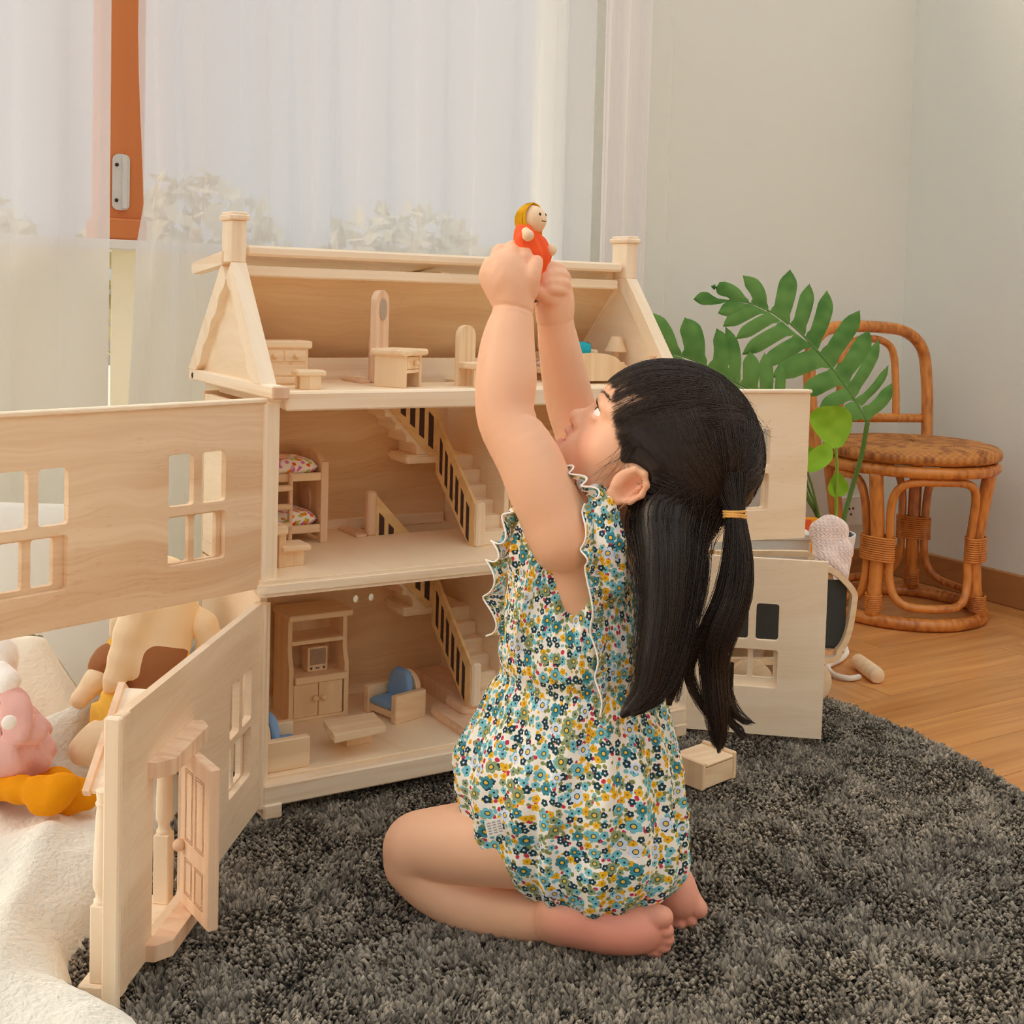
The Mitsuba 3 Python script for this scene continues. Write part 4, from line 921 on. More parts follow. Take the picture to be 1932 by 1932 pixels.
# ------------------------------------------------------------------ soft shapes: smooth unions of round cones and ellipsoids, meshed as surface nets
def _prim(kind, a, p):
    if kind == 'c':                          # round cone: a, b, ra, rb
        A, B, ra, rb = a
        A, B = np.asarray(A, np.float32), np.asarray(B, np.float32)
        ab = B - A; q = p - A
        t = np.clip((q @ ab) / max(float(ab @ ab), 1e-12), 0, 1)
        return np.linalg.norm(q - t[:, None] * ab, axis=1) - (ra + t * (rb - ra))
    c, r, R = a                              # ellipsoid: centre, radii, rotation (columns are its axes) or None
    q = p - np.asarray(c, np.float32)
    if R is not None:
        q = q @ np.asarray(R, np.float32)
    r = np.asarray(r, np.float32)
    k0 = np.linalg.norm(q / r, axis=1); k1 = np.linalg.norm(q / r ** 2, axis=1)
    return np.where(k0 < 1e-4, -r.min(), k0 * (k0 - 1) / np.maximum(k1, 1e-9))


def _box(kind, a):
    if kind == 'c':
        P = np.array([a[0], a[1]], float); r = max(a[2], a[3])
        return P.min(0) - r, P.max(0) + r
    c = np.asarray(a[0], float); r = np.max(a[1]) if a[2] is not None else np.asarray(a[1], float)
    return c - r, c + r


def field(prims, p, far=1.0):
    """prims: (kind, data, k, op); op + joins, - cuts, smoothly over the width k"""
    D = np.full(len(p), far, np.float32)
    for kind, a, k, op in prims:
        lo, hi = _box(kind, a); m_ = k + 0.012
        i = np.nonzero(((p > lo - m_) & (p < hi + m_)).all(1))[0]
        if not len(i):
            continue
        d = _prim(kind, a, p[i]); D0 = D[i]
        if op == '+':
            h = np.maximum(k - np.abs(d - D0), 0) / k; D[i] = np.minimum(d, D0) - h * h * k * 0.25
        else:
            h = np.maximum(k - np.abs(-d - D0), 0) / k; D[i] = np.maximum(-d, D0) + h * h * k * 0.25
    return D


def soft(prims, h, disp=None, smooth_it=1):
    """the zero surface of the field as a mesh with cells of h metres; disp(p) moves it"""
    bb = [_box(k, a) for k, a, _, op in prims if op == '+']
    lo = np.min([b[0] for b in bb], 0) - 0.016; hi = np.max([b[1] for b in bb], 0) + 0.016
    B = 6
    n = np.ceil((hi - lo) / (h * B)).astype(int)
    g = [lo[k] + (np.arange(n[k]) + 0.5) * B * h for k in range(3)]
    C = np.stack(np.meshgrid(*g, indexing='ij'), -1).reshape(-1, 3).astype(np.float32)
    Dc = field(prims, C)
    act = np.abs(Dc) < B * h * 1.05 + 0.006
    N = n * B
    F = np.repeat(np.repeat(np.repeat(np.where(Dc < 0, -1, 1).astype(np.float32).reshape(n), B, 0), B, 1), B, 2)
    ci = np.argwhere(act.reshape(n))
    off = np.stack(np.meshgrid(*[np.arange(B)] * 3, indexing='ij'), -1).reshape(-1, 3)
    I = (ci[:, None] * B + off[None]).reshape(-1, 3)
    p = (lo + (I + 0.5) * h).astype(np.float32)
    d = field(prims, p)
    if disp is not None:
        near = np.abs(d) < 0.02
        d[near] += disp(p[near]).astype(np.float32)
    F[I[:, 0], I[:, 1], I[:, 2]] = d
    S = F < 0
    c = np.zeros(np.array(S.shape) - 1, np.uint8)
    for a in (0, 1):
        for b in (0, 1):
            for e in (0, 1):
                c += S[a:a + c.shape[0], b:b + c.shape[1], e:e + c.shape[2]]
    cells = np.argwhere((c > 0) & (c < 8))
    vid = np.full(c.shape, -1, np.int32); vid[tuple(cells.T)] = np.arange(len(cells))
    corners = np.array([[a, b, e] for a in (0, 1) for b in (0, 1) for e in (0, 1)])
    val = np.stack([F[tuple((cells + k).T)] for k in corners], 1)
    acc = np.zeros((len(cells), 3)); cnt = np.zeros(len(cells))
    for i in range(8):
        for j in range(i + 1, 8):
            if np.abs(corners[i] - corners[j]).sum() != 1:
                continue
            x = (val[:, i] < 0) != (val[:, j] < 0)
            t = val[x, i] / (val[x, i] - val[x, j])
            acc[x] += corners[i] + t[:, None] * (corners[j] - corners[i]); cnt[x] += 1
    V = lo + (cells + 0.5 + acc / cnt[:, None]) * h
    quads = []
    for ax in range(3):
        s0 = [slice(None)] * 3; s1 = [slice(None)] * 3
        s0[ax] = slice(0, -1); s1[ax] = slice(1, None)
        E = np.argwhere(S[tuple(s0)] != S[tuple(s1)])
        b, e = (ax + 1) % 3, (ax + 2) % 3
        E = E[(E[:, b] > 0) & (E[:, e] > 0)]
        fl = S[tuple(E.T)]
        ub, ue = np.eye(3, dtype=int)[b], np.eye(3, dtype=int)[e]
        q = np.stack([vid[tuple((E - ub - ue).T)], vid[tuple((E - ue).T)], vid[tuple(E.T)], vid[tuple((E - ub).T)]], 1)
        q[~fl] = q[~fl][:, ::-1]
        quads.append(q)
    Q = np.vstack(quads); Q = Q[(Q >= 0).all(1)]
    m = trimesh.Trimesh(V, np.vstack([Q[:, [0, 1, 2]], Q[:, [0, 2, 3]]]), process=False)
    if smooth_it:
        trimesh.smoothing.filter_taubin(m, lamb=0.5, nu=0.52, iterations=2 * smooth_it)
    return m


def chain(pts, k=0.012, op='+'):
    """round cones through points (x, y, z, r)"""
    return [('c', (a[:3], b[:3], a[3], b[3]), k, op) for a, b in zip(pts[:-1], pts[1:])]


def fluff(scale, amp, seed=0):
    return lambda p: (meshkit.fbm(p * scale, 2, seed) - 0.5) * amp


# ------------------------------------------------------------------ soft things at the left
def fur_bump(s1, s2):
    return lambda p, n, uv: 0.6 * noise(p.x * s1, p.y * s1, p.z * s1) + 0.4 * noise(p.x * s2, p.y * s2, p.z * s2)


def cloth(key, c, h=0.0006, s1=700, s2=1500, rough=0.9):
    bump(key, {'type': 'principled', 'base_color': rgb(*c), 'roughness': rough, 'specular': 0.15, 'sheen': 0.4}, fur_bump(s1, s2), h)


cloth('fur_white', (228, 225, 213), 0.0022, 260, 620)
cloth('fleece_cream', (247, 236, 214), 0.0012, 350, 800)
cloth('linen_grey', (240, 236, 224), 0.0006, 500, 1200)
cloth('plush_beige', (244, 222, 186), 0.0005)
cloth('plush_white', (248, 244, 238), 0.0006)
cloth('knit_brown', (160, 108, 72), 0.0004, 900, 1900)
cloth('cotton_yellow', (236, 186, 78), 0.0005)
cloth('cotton_pink', (226, 178, 170), 0.0003)
cloth('felt_orange', (224, 146, 14), 0.0005)
# the white fur blanket: a height field over its outline
BP = Polygon([(-1.15, -.75), (-.30, -.62), (-.205, -.46), (-.222, -.36), (-.262, -.292), (-.25, -.215), (-.205, -.15), (-.12, -.02), (-.06, .09), (-.04, .28), (-.05, .5), (-1.15, .5)]).buffer(-.02).buffer(.02)
from shapely import points as sp_, distance as sdist, contains as scont
gx, gy = np.meshgrid(np.arange(-1.14, -.03, .007), np.arange(-.74, .5, .007), indexing='ij')
P_ = sp_(np.stack([gx, gy], -1)); inside = scont(BP, P_); dd = sdist(BP.exterior, P_)
wv = meshkit.fbm(np.stack([gx * 7, gy * 7, gx * 0], -1), 3, 4)
hh = 0.05 * np.sqrt(np.clip(1 - (1 - np.clip(dd / .06, 0, 1)) ** 2, 0, 1)) * (0.75 + 0.5 * wv) + 0.004 * meshkit.noise(np.stack([gx * 55, gy * 55, gx * 0], -1), 3)
# folds running along the edge, and the hollow where the dolls sit
hh += 0.012 * np.exp(-((gx + .33 - .35 * (gy + .3)) / .02) ** 2) * (gy < 0.05)
hh -= 0.015 * np.exp(-(((gx + .2) / .09) ** 2 + ((gy - .05) / .09) ** 2))
hh = np.where(inside, hh + 0.010, 0.010 - .6 * dd)
nx_, ny_ = gx.shape
i, j = np.meshgrid(np.arange(nx_ - 1), np.arange(ny_ - 1), indexing='ij')
near_ = inside | (dd < .018)
ok = near_[:-1, :-1] | near_[1:, :-1] | near_[:-1, 1:] | near_[1:, 1:]
q = np.stack([i * ny_ + j, (i + 1) * ny_ + j, (i + 1) * ny_ + j + 1, i * ny_ + j + 1], -1)[ok]
mm = trimesh.Trimesh(np.stack([gx, gy, hh], -1).reshape(-1, 3), np.vstack([q[:, [0, 1, 2]], q[:, [0, 2, 3]]]), process=False)
mm.remove_unreferenced_vertices()
add('fur_blanket', mm, 'fur_white', smooth=True, label='white fluffy blanket spread on the floor left of the doll house', category='blanket')
add('bolster', soft(chain(PT['bolster'], .01), .004, fluff(60, .008, 2)), 'fur_white', smooth=True, label='curved white fluffy bolster lying on the white blanket', category='cushion')


def slab_cushion(pts, th, bulge):
    """a stuffed flat cushion from its outline in space"""
    pts = np.asarray(pts); c = pts.mean(0); u, s, vt = np.linalg.svd(pts - c); e1, e2, n_ = vt
    P = Polygon([((p - c) @ e1, (p - c) @ e2) for p in pts]).buffer(-.018).buffer(.018)
    xs = np.arange(P.bounds[0], P.bounds[2], .006); ys = np.arange(P.bounds[1], P.bounds[3], .006)
    X, Y = np.meshgrid(xs, ys, indexing='ij'); G = sp_(np.stack([X, Y], -1)); ins = scont(P, G); D_ = sdist(P.exterior, G)
    H_ = np.where(ins, th / 2 * np.sqrt(np.clip(1 - (1 - np.clip(D_ / bulge, 0, 1)) ** 2, 0, 1)), 0) + np.where(ins, .003 * meshkit.fbm(np.stack([X * 18, Y * 18, X * 0], -1), 2, 1), 0)
    a, b = X.shape; ii, jj = np.meshgrid(np.arange(a - 1), np.arange(b - 1), indexing='ij')
    ok = ins[:-1, :-1] | ins[1:, :-1] | ins[:-1, 1:] | ins[1:, 1:]
    q = np.stack([ii * b + jj, (ii + 1) * b + jj, (ii + 1) * b + jj + 1, ii * b + jj + 1], -1)[ok]
    f = np.vstack([q[:, [0, 1, 2]], q[:, [0, 2, 3]]])
    base = c + X[..., None] * e1 + Y[..., None] * e2
    V = np.vstack([(base + H_[..., None] * n_).reshape(-1, 3), (base - H_[..., None] * n_).reshape(-1, 3)])
    m = trimesh.Trimesh(V, np.vstack([f, f[:, ::-1] + a * b]), process=False); m.remove_unreferenced_vertices(); m.merge_vertices()
    return m


add('cushion', slab_cushion(PT['pil_a'], .05, .05), 'fleece_cream', smooth=True, label='large flat cream fleece cushion leaning behind the goose plush', category='cushion')
add('cushion', slab_cushion([(-.28, .36, .04), (-.02, .36, .04), (-.02, .45, .3), (-.25, .45, .32)], .08, .07), 'linen_grey', smooth=True, label='pale grey linen cushion behind the elephant plush', category='cushion')
add('cushion', slab_cushion([(-.55, .40, .04), (-.26, .42, .04), (-.22, .50, .27), (-.52, .5, .27)], .07, .06), 'linen_grey', smooth=True, label='pale grey linen cushion under the window behind the cream cushion', category='cushion')
t = thing('elephant_plush', 'beige plush elephant in a brown shirt and yellow shorts sitting on the white blanket', 'plush toy')
E_ = PT
add(t + '__body', soft(chain(E_['el_head'], .02) + chain(E_['el_trunk'], .012) + chain([E_['el_head'][1], E_['el_body'][0]], .02) + chain(E_['el_armL'], .01) + chain(E_['el_footL'], .012) + chain(E_['el_legR'], .01), .0035), 'plush_beige', smooth=True)
add(t + '__ear', soft(chain(E_['el_earR'], .012), .0035), 'plush_beige', smooth=True)
add(t + '__ear', soft(chain(E_['el_earL'], .012), .0035), 'plush_beige', smooth=True)
big = lambda pts, s, k=.012: chain([(*p[:3], p[3] * s) for p in pts], k)
add(t + '__shirt', soft(big(E_['el_body'], 1.05, .02) + chain(E_['el_sleeve'], .012), .0035, fluff(30, .004)), 'knit_brown', smooth=True, label='brown shirt')
fold = lambda f, a: (lambda p: a * np.sin(p[:, 0] * f + 5 * np.sin(p[:, 2] * 40)) * 1.0)
add(t + '__shorts', soft(big(E_['el_legL'], 1.08, .015) + chain([E_['el_body'][2], E_['el_legR'][0]], .02) + big(E_['el_legR'][:1] * 2, 1.05), .0033, fold(330, .0028)), 'cotton_yellow', smooth=True, label='crumpled yellow shorts')
add(t + '__strap', soft(chain(E_['el_strap'], .01), .0035), 'cotton_yellow', smooth=True, label='yellow strap')
add(t + '__strap', soft(chain(E_['el_strapL'], .01), .0035), 'cotton_yellow', smooth=True, label='yellow strap')
t = thing('goose_plush', 'white plush goose in a pink dress with orange felt feet on the white blanket', 'plush toy')
add(t + '__body', soft(chain(E_['go_head'], .02) + chain(E_['go_wing'], .01) + chain([E_['go_head'][1], E_['go_dress'][0]], .02), .0035), 'plush_white', smooth=True)
add(t + '__dress', soft(chain(E_['go_dress'], .02) + chain(E_['go_skirt'], .015) + chain(E_['go_sleeve'], .012), .0035, lambda p: .003 * np.sin(p[:, 0] * 190 + p[:, 1] * 120 + 2 * np.sin(p[:, 2] * 60)) + (meshkit.fbm(p * 35, 2) - .5) * .01), 'cotton_pink', smooth=True, label='pink dress')
b_ = np.asarray(E_['go_button'][0])
add(t + '__button', ball(b_, .0075, 2, (1, .6, 1)), 'plush_white', smooth=True, label='pale round button')
for L_, F_ in (('go_legA', 'go_footA'), ('go_legB', 'go_footB')):
    f = E_[F_]
    add(t + '__leg', soft(chain(E_[L_], .012) + sum([chain([f[0], x], .01) for x in f[1:]], []), .003, fluff(90, .002)), 'felt_orange', smooth=True, label='orange felt leg and webbed foot')
# ------------------------------------------------------------------ right side: rattan chair, plant, pram, storage box, rope, toy chest
def rattan_fn(p, n, uv):
    k = noise(p.x * 20, p.y * 20, p.z * 9) * .6 + .4 * noise(p.x * 160, p.y * 160, p.z * 50)
    return mix(colr(214, 138, 62), colr(160, 88, 34), smoothstep(.3, .85, k))


scene['rattan'] = {'type': 'twosided', 'bsdf': {'type': 'principled', 'base_color': proc(rattan_fn), 'roughness': .3, 'specular': .5, 'clearcoat': .5, 'clearcoat_gloss': .85}}


def weave_fn(p, n, uv):
    a = dr.atan2(p.y - .3739, p.x - 1.4855); r = dr.sqrt(dr.square(p.x - 1.4855) + dr.square(p.y - .3739))
    k = .5 + .5 * dr.sin(a * 70 + 12 * noise(r * 40, a * 3)) * dr.sin(r * 900)
    k2 = noise(a * 9, r * 60, p.z * 60)
    return mix(colr(206, 138, 68), colr(132, 70, 34), dr.clip(.45 * k + .55 * smoothstep(.35, .75, k2), 0, 1))


bump('woven_cane', {'type': 'principled', 'base_color': proc(weave_fn), 'roughness': .4, 'specular': .4}, lambda p, n, uv: .5 + .5 * dr.sin(dr.atan2(p.y - .3739, p.x - 1.4855) * 90) * dr.sin(dr.sqrt(dr.square(p.x - 1.4855) + dr.square(p.y - .3739)) * 900), .0015)
t = thing('rattan_chair', 'low honey brown rattan chair with a round woven seat in the corner', 'chair')
CC = np.array([1.4855, .3739])
on = lambda r, a, z: (CC[0] + r * math.cos(a), CC[1] + r * math.sin(a), z)
add(t + '__seat', lathe([(0, .352), (.1, .3515), (.150, .350), (.165, .346), (.1725, .338), (.1742, .331), (.171, .324), (.160, .319), (0, .318)], 64, mat4(t=(*CC, 0))), 'woven_cane', smooth=60, label='woven cane seat')
circ = lambda r, z: [on(r, q, z) for q in np.linspace(0, 2 * PI, 73)[:-1]]
add(t + '__seat_ring', tube(circ(.1615, .307), .0115, 10, closed=True), 'rattan', smooth=True)
add(t + '__base_ring', tube(circ(.150, .0125), .0125, 10, closed=True), 'rattan', smooth=True)
LEGS = [math.radians(v) for v in (198, 289, 36, 140)]
prof = [(.158, .300), (.154, .27), (.146, .22), (.139, .165), (.137, .12), (.142, .06), (.150, .02)]


def surf(z):
    return float(np.interp(z, [p[1] for p in prof[::-1]], [p[0] for p in prof[::-1]]))


def wrap(pa, pb, r, n, s=.0021):
    pa, pb = np.asarray(pa), np.asarray(pb); e = (pb - pa) / np.linalg.norm(pb - pa)
    u = np.cross(e, [.3, .9, .1]); u /= np.linalg.norm(u); v = np.cross(e, u)
    q = np.linspace(0, n * 2 * PI, n * 14)
    rx, ry = (r, r) if np.isscalar(r) else r
    return tube([pa + (pb - pa) * x / (n * 2 * PI) + rx * u * math.cos(x) + ry * v * math.sin(x) for x in q], s, 5)


for k, a in enumerate(LEGS):
    add(t + '__leg', tube(spline([on(r, a, z) for r, z in prof], 20), .0135, 10), 'rattan', smooth=True)
    add(t + '__binding', wrap(on(surf(.045), a, .03), on(surf(.03) - .002, a, .062), .0152, 9), 'rattan', smooth=True)
    # the flat binding that ties both loops to the leg
    z0, z1 = .128, .176
    q = np.linspace(0, 11 * 2 * PI, 11 * 16)
    er = np.array([math.cos(a), math.sin(a), 0]); et = np.array([-math.sin(a), math.cos(a), 0])
    add(t + '__binding', tube([np.array(on(surf(.15), a, z0 + (z1 - z0) * x / (22 * PI))) + er * .0165 * math.sin(x) + et * .034 * math.cos(x) for x in q], .0024, 5), 'rattan', smooth=True)
    # rounded loop between this leg and the next
    b = LEGS[(k + 1) % 4]
    if b < a:
        b += 2 * PI
    g0, g1 = a + .17, b - .17
    pts = []
    zc0, zc1 = .042, .288
    hw = (g1 - g0) / 2; gm = (g0 + g1) / 2
    for q in np.linspace(0, 2 * PI, 49)[:-1]:
        cx, cz = math.cos(q), math.sin(q)
        e = 2 / 4.2
        pts.append(on(surf(.165 + .123 * np.sign(cz) * abs(cz) ** e) - .003, gm + hw * np.sign(cx) * abs(cx) ** e, .165 + .123 * np.sign(cz) * abs(cz) ** e))
    add(t + '__loop', tube(pts, .0082, 8, closed=True), 'rattan', smooth=True)
hoop = spline([(1.322, .47, .30), (1.315, .478, .38), (1.309, .486, .46), (1.318, .494, .53), (1.36, .499, .568), (1.43, .501, .577), (1.53, .501, .576), (1.60, .498, .566), (1.645, .493, .53), (1.655, .486, .46), (1.652, .478, .38), (1.645, .47, .30)], 60)
add(t + '__back_hoop', tube(hoop, .0125, 10), 'rattan', smooth=True)
add(t + '__back_rail', tube([(1.31, .487, .392), (1.652, .487, .381)], .0095, 10), 'rattan', smooth=True)
add(t + '__back_loop', tube(spline([(1.40, .489, .385), (1.402, .492, .45), (1.41, .497, .52), (1.44, .499, .545), (1.49, .5, .552), (1.535, .499, .545), (1.56, .497, .52), (1.566, .492, .45), (1.567, .489, .385)], 40), .0078, 8), 'rattan', smooth=True)
# ---- monstera
t = thing('monstera_plant', 'monstera plant with big split leaves in a white conical pot before the rattan chair', 'potted plant')


def leaf_mat(key, c0, c1):
    def fn(p, n, uv):
        return mix(colr(*c0), colr(*c1), smoothstep(.3, .8, noise(p.x * 60, p.y * 60, p.z * 60) * .5 + .5 * noise(p.x * 14, p.y * 14, p.z * 14)))
    scene[key] = {'type': 'principledthin', 'base_color': proc(fn), 'roughness': .38, 'diff_trans': .25, 'spec_trans': 0.0, 'eta': 1.35}


leaf_mat('leaf_green', (106, 146, 78), (80, 122, 62))
leaf_mat('leaf_young', (158, 206, 72), (132, 184, 50))
plain('stem_green', (92, 126, 62), .5)
plain('stem_young', (140, 180, 70), .5)


def split_leaf(key, name, mat, droop):
    p0, ea, eb, n_ = [np.array(v) for v in PT[name + '_frame']]
    to = lambda A: p0 + A[:, :1] * ea + A[:, 1:2] * eb
    mid_ = np.array(PT[name + '_mid']); Ml = mid_[-1, 0]

    def lift(A):
        d = np.min(np.linalg.norm(A[:, None] - spl[None], axis=2), 1)
        return -droop * d ** 2 * 4 + .010 * np.sqrt(np.maximum(d, 0) / .1) - .12 * (A[:, 0] / Ml) ** 2 * Ml * .6
    spl = spline(np.c_[mid_, mid_[:, 0] * 0], 60)[:, :2]
    V, Fc = [], []
    nb = 0
    for L_ in PT[name + '_lobes']:
        a, b, c, tip = np.array(L_).reshape(4, 2)
        base = (a + b) / 2; w0 = (b - a) / 2
        inn = base - (c - base) * .03
        rows, cols = 12, 7
        for s in np.linspace(0, 1, rows):
            ctr = (1 - s) ** 2 * inn + 2 * s * (1 - s) * c + s * s * tip
            tan = 2 * (1 - s) * (c - inn) + 2 * s * (tip - c); tan /= np.linalg.norm(tan) + 1e-9
            pw = np.array([-tan[1], tan[0]]); pw *= np.sign(pw @ w0) or 1
            wdir = w0 / np.linalg.norm(w0) * (1 - s) ** 2 + pw * (1 - (1 - s) ** 2); wdir /= np.linalg.norm(wdir)
            hw_ = np.linalg.norm(w0) * (1.06 if s < .12 else (.80 + .10 * math.sin(PI * s))) * (1 if s < .70 else max(0, 1 - ((s - .70) / .30) ** 1.7))
            A = np.array([ctr + wdir * hw_ * x for x in np.linspace(-1, 1, cols)])
            x = np.linspace(-1, 1, cols)
            V.append(to(A) + (lift(A) + .0035 * (1 - x ** 2) * min(1, s * 4))[:, None] * n_)
        i, j = np.meshgrid(np.arange(rows - 1), np.arange(cols - 1), indexing='ij')
        q = np.stack([i * cols + j, (i + 1) * cols + j, (i + 1) * cols + j + 1, i * cols + j + 1], -1).reshape(-1, 4) + nb
        Fc.append(q); nb += rows * cols
    V = np.vstack(V); q = np.vstack(Fc)
    f = np.vstack([q[:, [0, 1, 2]], q[:, [0, 2, 3]]])
    m = trimesh.Trimesh(V, f, process=False)
    add(key, m, mat, smooth=True)
    S = to(spl) + lift(spl)[:, None] * n_ + n_ * .0012
    add(key + '__midrib', tube(S, np.linspace(.0026, .0008, len(S)), 6), 'stem_green', smooth=True)


split_leaf(t + '__leaf', 'leaf_a', 'leaf_green', .35)
split_leaf(t + '__leaf_001', 'leaf_b', 'leaf_green', .5)


def heart_leaf(key, p0, tip, left, right, mat, cup):
    p0, tip, left, right = [np.asarray(v, float) for v in (p0, tip, left, right)]
    u = np.linspace(0, 1, 16); V = []
    wl = left - (p0 + tip) / 2; wr = right - (p0 + tip) / 2
    nn = np.cross(tip - p0, wr); nn /= np.linalg.norm(nn)
    for s in u:
        w_ = (math.sin(PI * min(1, .06 + s * .94)) ** .7) * (1.0 if s > .4 else 1)
        c = p0 + (tip - p0) * (s * 1.0)
        for x in np.linspace(-1, 1, 9):
            V.append(c + (wl if x < 0 else wr) * abs(x) * w_ - nn * cup * (x * x * w_) + nn * cup * .6 * math.sin(PI * s))
    i, j = np.meshgrid(np.arange(15), np.arange(8), indexing='ij')
    q = np.stack([i * 9 + j, (i + 1) * 9 + j, (i + 1) * 9 + j + 1, i * 9 + j + 1], -1).reshape(-1, 4)
    add(key, trimesh.Trimesh(np.array(V), np.vstack([q[:, [0, 1, 2]], q[:, [0, 2, 3]]]), process=False), mat, smooth=True)


lc = [np.array(v) for v in PT['leaf_c']]
heart_leaf(t + '__leaf_002', lc[0], lc[1], lc[2] + [0, 0, 0], lc[3], 'leaf_young', .012)
heart_leaf(t + '__leaf_003', PT['stem_d'][2], np.array(PT['stem_d'][2]) + [.035, -.01, .05], np.array(PT['stem_d'][2]) + [.0, .0, .03], np.array(PT['stem_d'][2]) + [.035, -.02, .02], 'leaf_young', .004)
q0 = np.array(PT['stem_c'][1])
heart_leaf(t + '__leaf_004', q0 + [0, 0, -.005], q0 + [-.006, -.005, .04], q0 + [-.022, .0, .012], q0 + [.016, -.012, .012], 'leaf_young', .006)
q0 = np.array(PT['stem_e'][2])
heart_leaf(t + '__leaf_005', q0, q0 + [-.03, -.005, .045], q0 + [-.035, .01, .005], q0 + [.02, -.015, .025], 'leaf_young', .006)
for k, (s, r, mt) in enumerate((('stem_a', .0042, 'stem_green'), ('stem_c', .0028, 'stem_young'), ('stem_b', .004, 'stem_green'), ('stem_d', .002, 'stem_green'), ('stem_e', .002, 'stem_green'))):
    add(t + '__stem', tube(spline([(*np.array(PT[s][0])[:2], .15)] + [v[:3] for v in PT[s]], 24), r, 8), mt, smooth=True)
pc = np.array(PT['pot'][0])
Mp = mat4(t=(pc[0], pc[1], 0))
plain('pot_white', (236, 236, 240), .35, .5)
bump('soil', {'type': 'principled', 'base_color': rgb(70, 72, 70), 'roughness': .9, 'specular': .1}, fur_bump(150, 420), .004)
add(t + '__pot', lathe([(0, 0), (.034, 0), (.0355, .002), (.0615, .204), (.0615, .207), (.058, .207), (.057, .19), (0, .19)], 40, Mp), 'pot_white', smooth=35, label='white conical pot')
add(t + '__soil', lathe([(.0575, .200), (.052, .209), (.03, .217), (0, .22)], 30, Mp), 'soil', smooth=True, label='dark soil')
# ---- doll pram, storage box, book, blanket
er, ef = np.array([RIGHT[0], RIGHT[1], 0]), np.array([FWD[0], FWD[1], 0]); er /= np.linalg.norm(er); ef -= er * (ef @ er); ef /= np.linalg.norm(ef)
sk = math.radians(4)
e1, e2 = er * math.cos(sk) + ef * math.sin(sk), -er * math.sin(sk) + ef * math.cos(sk)
pm = np.array(PT['pram'][0])
t = thing('doll_pram', 'dark grey doll pram with a bent pale wood frame behind the lower right wall panel', 'pram')
M = axes(e1, e2, (0, 0, 1), (pm[0], pm[1], .008))
plain('felt_dark', (66, 68, 66), .85)
add(t + '__body', cat(cbox(-.10, .082, -.052, -.047, .082, .186, .001), cbox(-.10, .082, .047, .052, .082, .186, .001), cbox(-.1, .082, -.05, .05, .078, .085, .001), cbox(-.1, -.096, -.05, .05, .08, .19, .001), cbox(.078, .082, -.05, .05, .08, .165, .001)).apply_transform(M), 'felt_dark')
fr = spline([(-.1, 0, .203), (.03, 0, .2045), (.058, 0, .2005), (.088, 0, .172), (.0905, 0, .15), (.084, 0, .105), (.072, 0, .079), (.05, 0, .062), (-.1, 0, .06)], 50)
for y in (-.056, .056):
    P = Polygon([tuple(v) for v in fr[:, [0, 2]]]).exterior
    ln = P.parallel_offset(0, 'left') if False else None
    from shapely.geometry import LineString
    st = LineString([tuple(v) for v in fr[:, [0, 2]]]).buffer(.0045, cap_style='flat')
    add(t + '__bent_frame', ext(st, .012, M @ axes((1, 0, 0), (0, 0, 1), (0, 1, 0), (0, y - .006, 0))), 'toy_x', smooth=35)
for x in (-.07, .022):
    for y in (-.07, .07):
        add(t + '__wheel', tube([(x, y - .006, .0335), (x, y + .006, .0335)], .0335, 28).apply_transform(M), 'toy_x', smooth=35)
add(t + '__crossbar', tube([(-.09, -.05, .203), (-.09, .05, .203)], .005, 8).apply_transform(M), 'toy_x', smooth=True)
pine('strip_tan', (.86, -.5, 0), (214, 166, 106), (184, 132, 74))
t = thing('storage_box', 'white storage box with a tan wooden strip behind the right wall panels', 'box')
wb = np.array(PT['whitebox'][0]); M2 = axes(e1, e2, (0, 0, 1), (wb[0], wb[1], .0085))
plain('box_white', (236, 234, 226), .5)
add(t + '__body', cbox(-.15, .133, -.015, .055, 0, .218, .004).apply_transform(M2), 'box_white')
add(t + '__lid', cbox(-.153, .136, -.018, .058, .211, .225, .003).apply_transform(M2), 'box_white')
add(t + '__wooden_strip', cbox(-.14, .104, -.0165, -.014, .188, .1945, .001).apply_transform(M2), 'strip_tan', label='tan wooden strip')
bk_ = np.array(PT['book'][0])
t = thing('picture_book', 'orange and red picture book standing upright behind the white storage box', 'book')
plain('book_orange', (238, 160, 30), .4); plain('book_red', (226, 92, 52), .4); plain('paper_white', (244, 242, 236), .8)
Mb = axes(e1, e2, (0, 0, 1), (bk_[0], bk_[1], 0))
add(t + '__cover', cat(cbox(-.1, .012, -.007, -.005, .02, .246, .0005), cbox(-.1, .012, .005, .007, .02, .246, .0005), cbox(.010, .012, -.007, .007, .02, .246, .0005)).apply_transform(Mb), 'book_orange')
add(t + '__pages', cbox(-.098, .009, -.005, .005, .022, .244, .0005).apply_transform(Mb), 'paper_white')
add(t + '__cover_print', cat(cbox(-.06, -.004, -.0074, -.0068, .2, .24, .0002), cbox(-.03, -.001, -.0074, -.0068, .215, .244, .0002)).apply_transform(Mb), 'book_red')


def rib_fn(p, n, uv):
    a = p.x * .86 - p.y * .5
    return .5 + .5 * dr.sin(a * 900 + dr.sin(p.z * 700) * .8) * (0.6 + .4 * dr.sin(p.z * 1400))


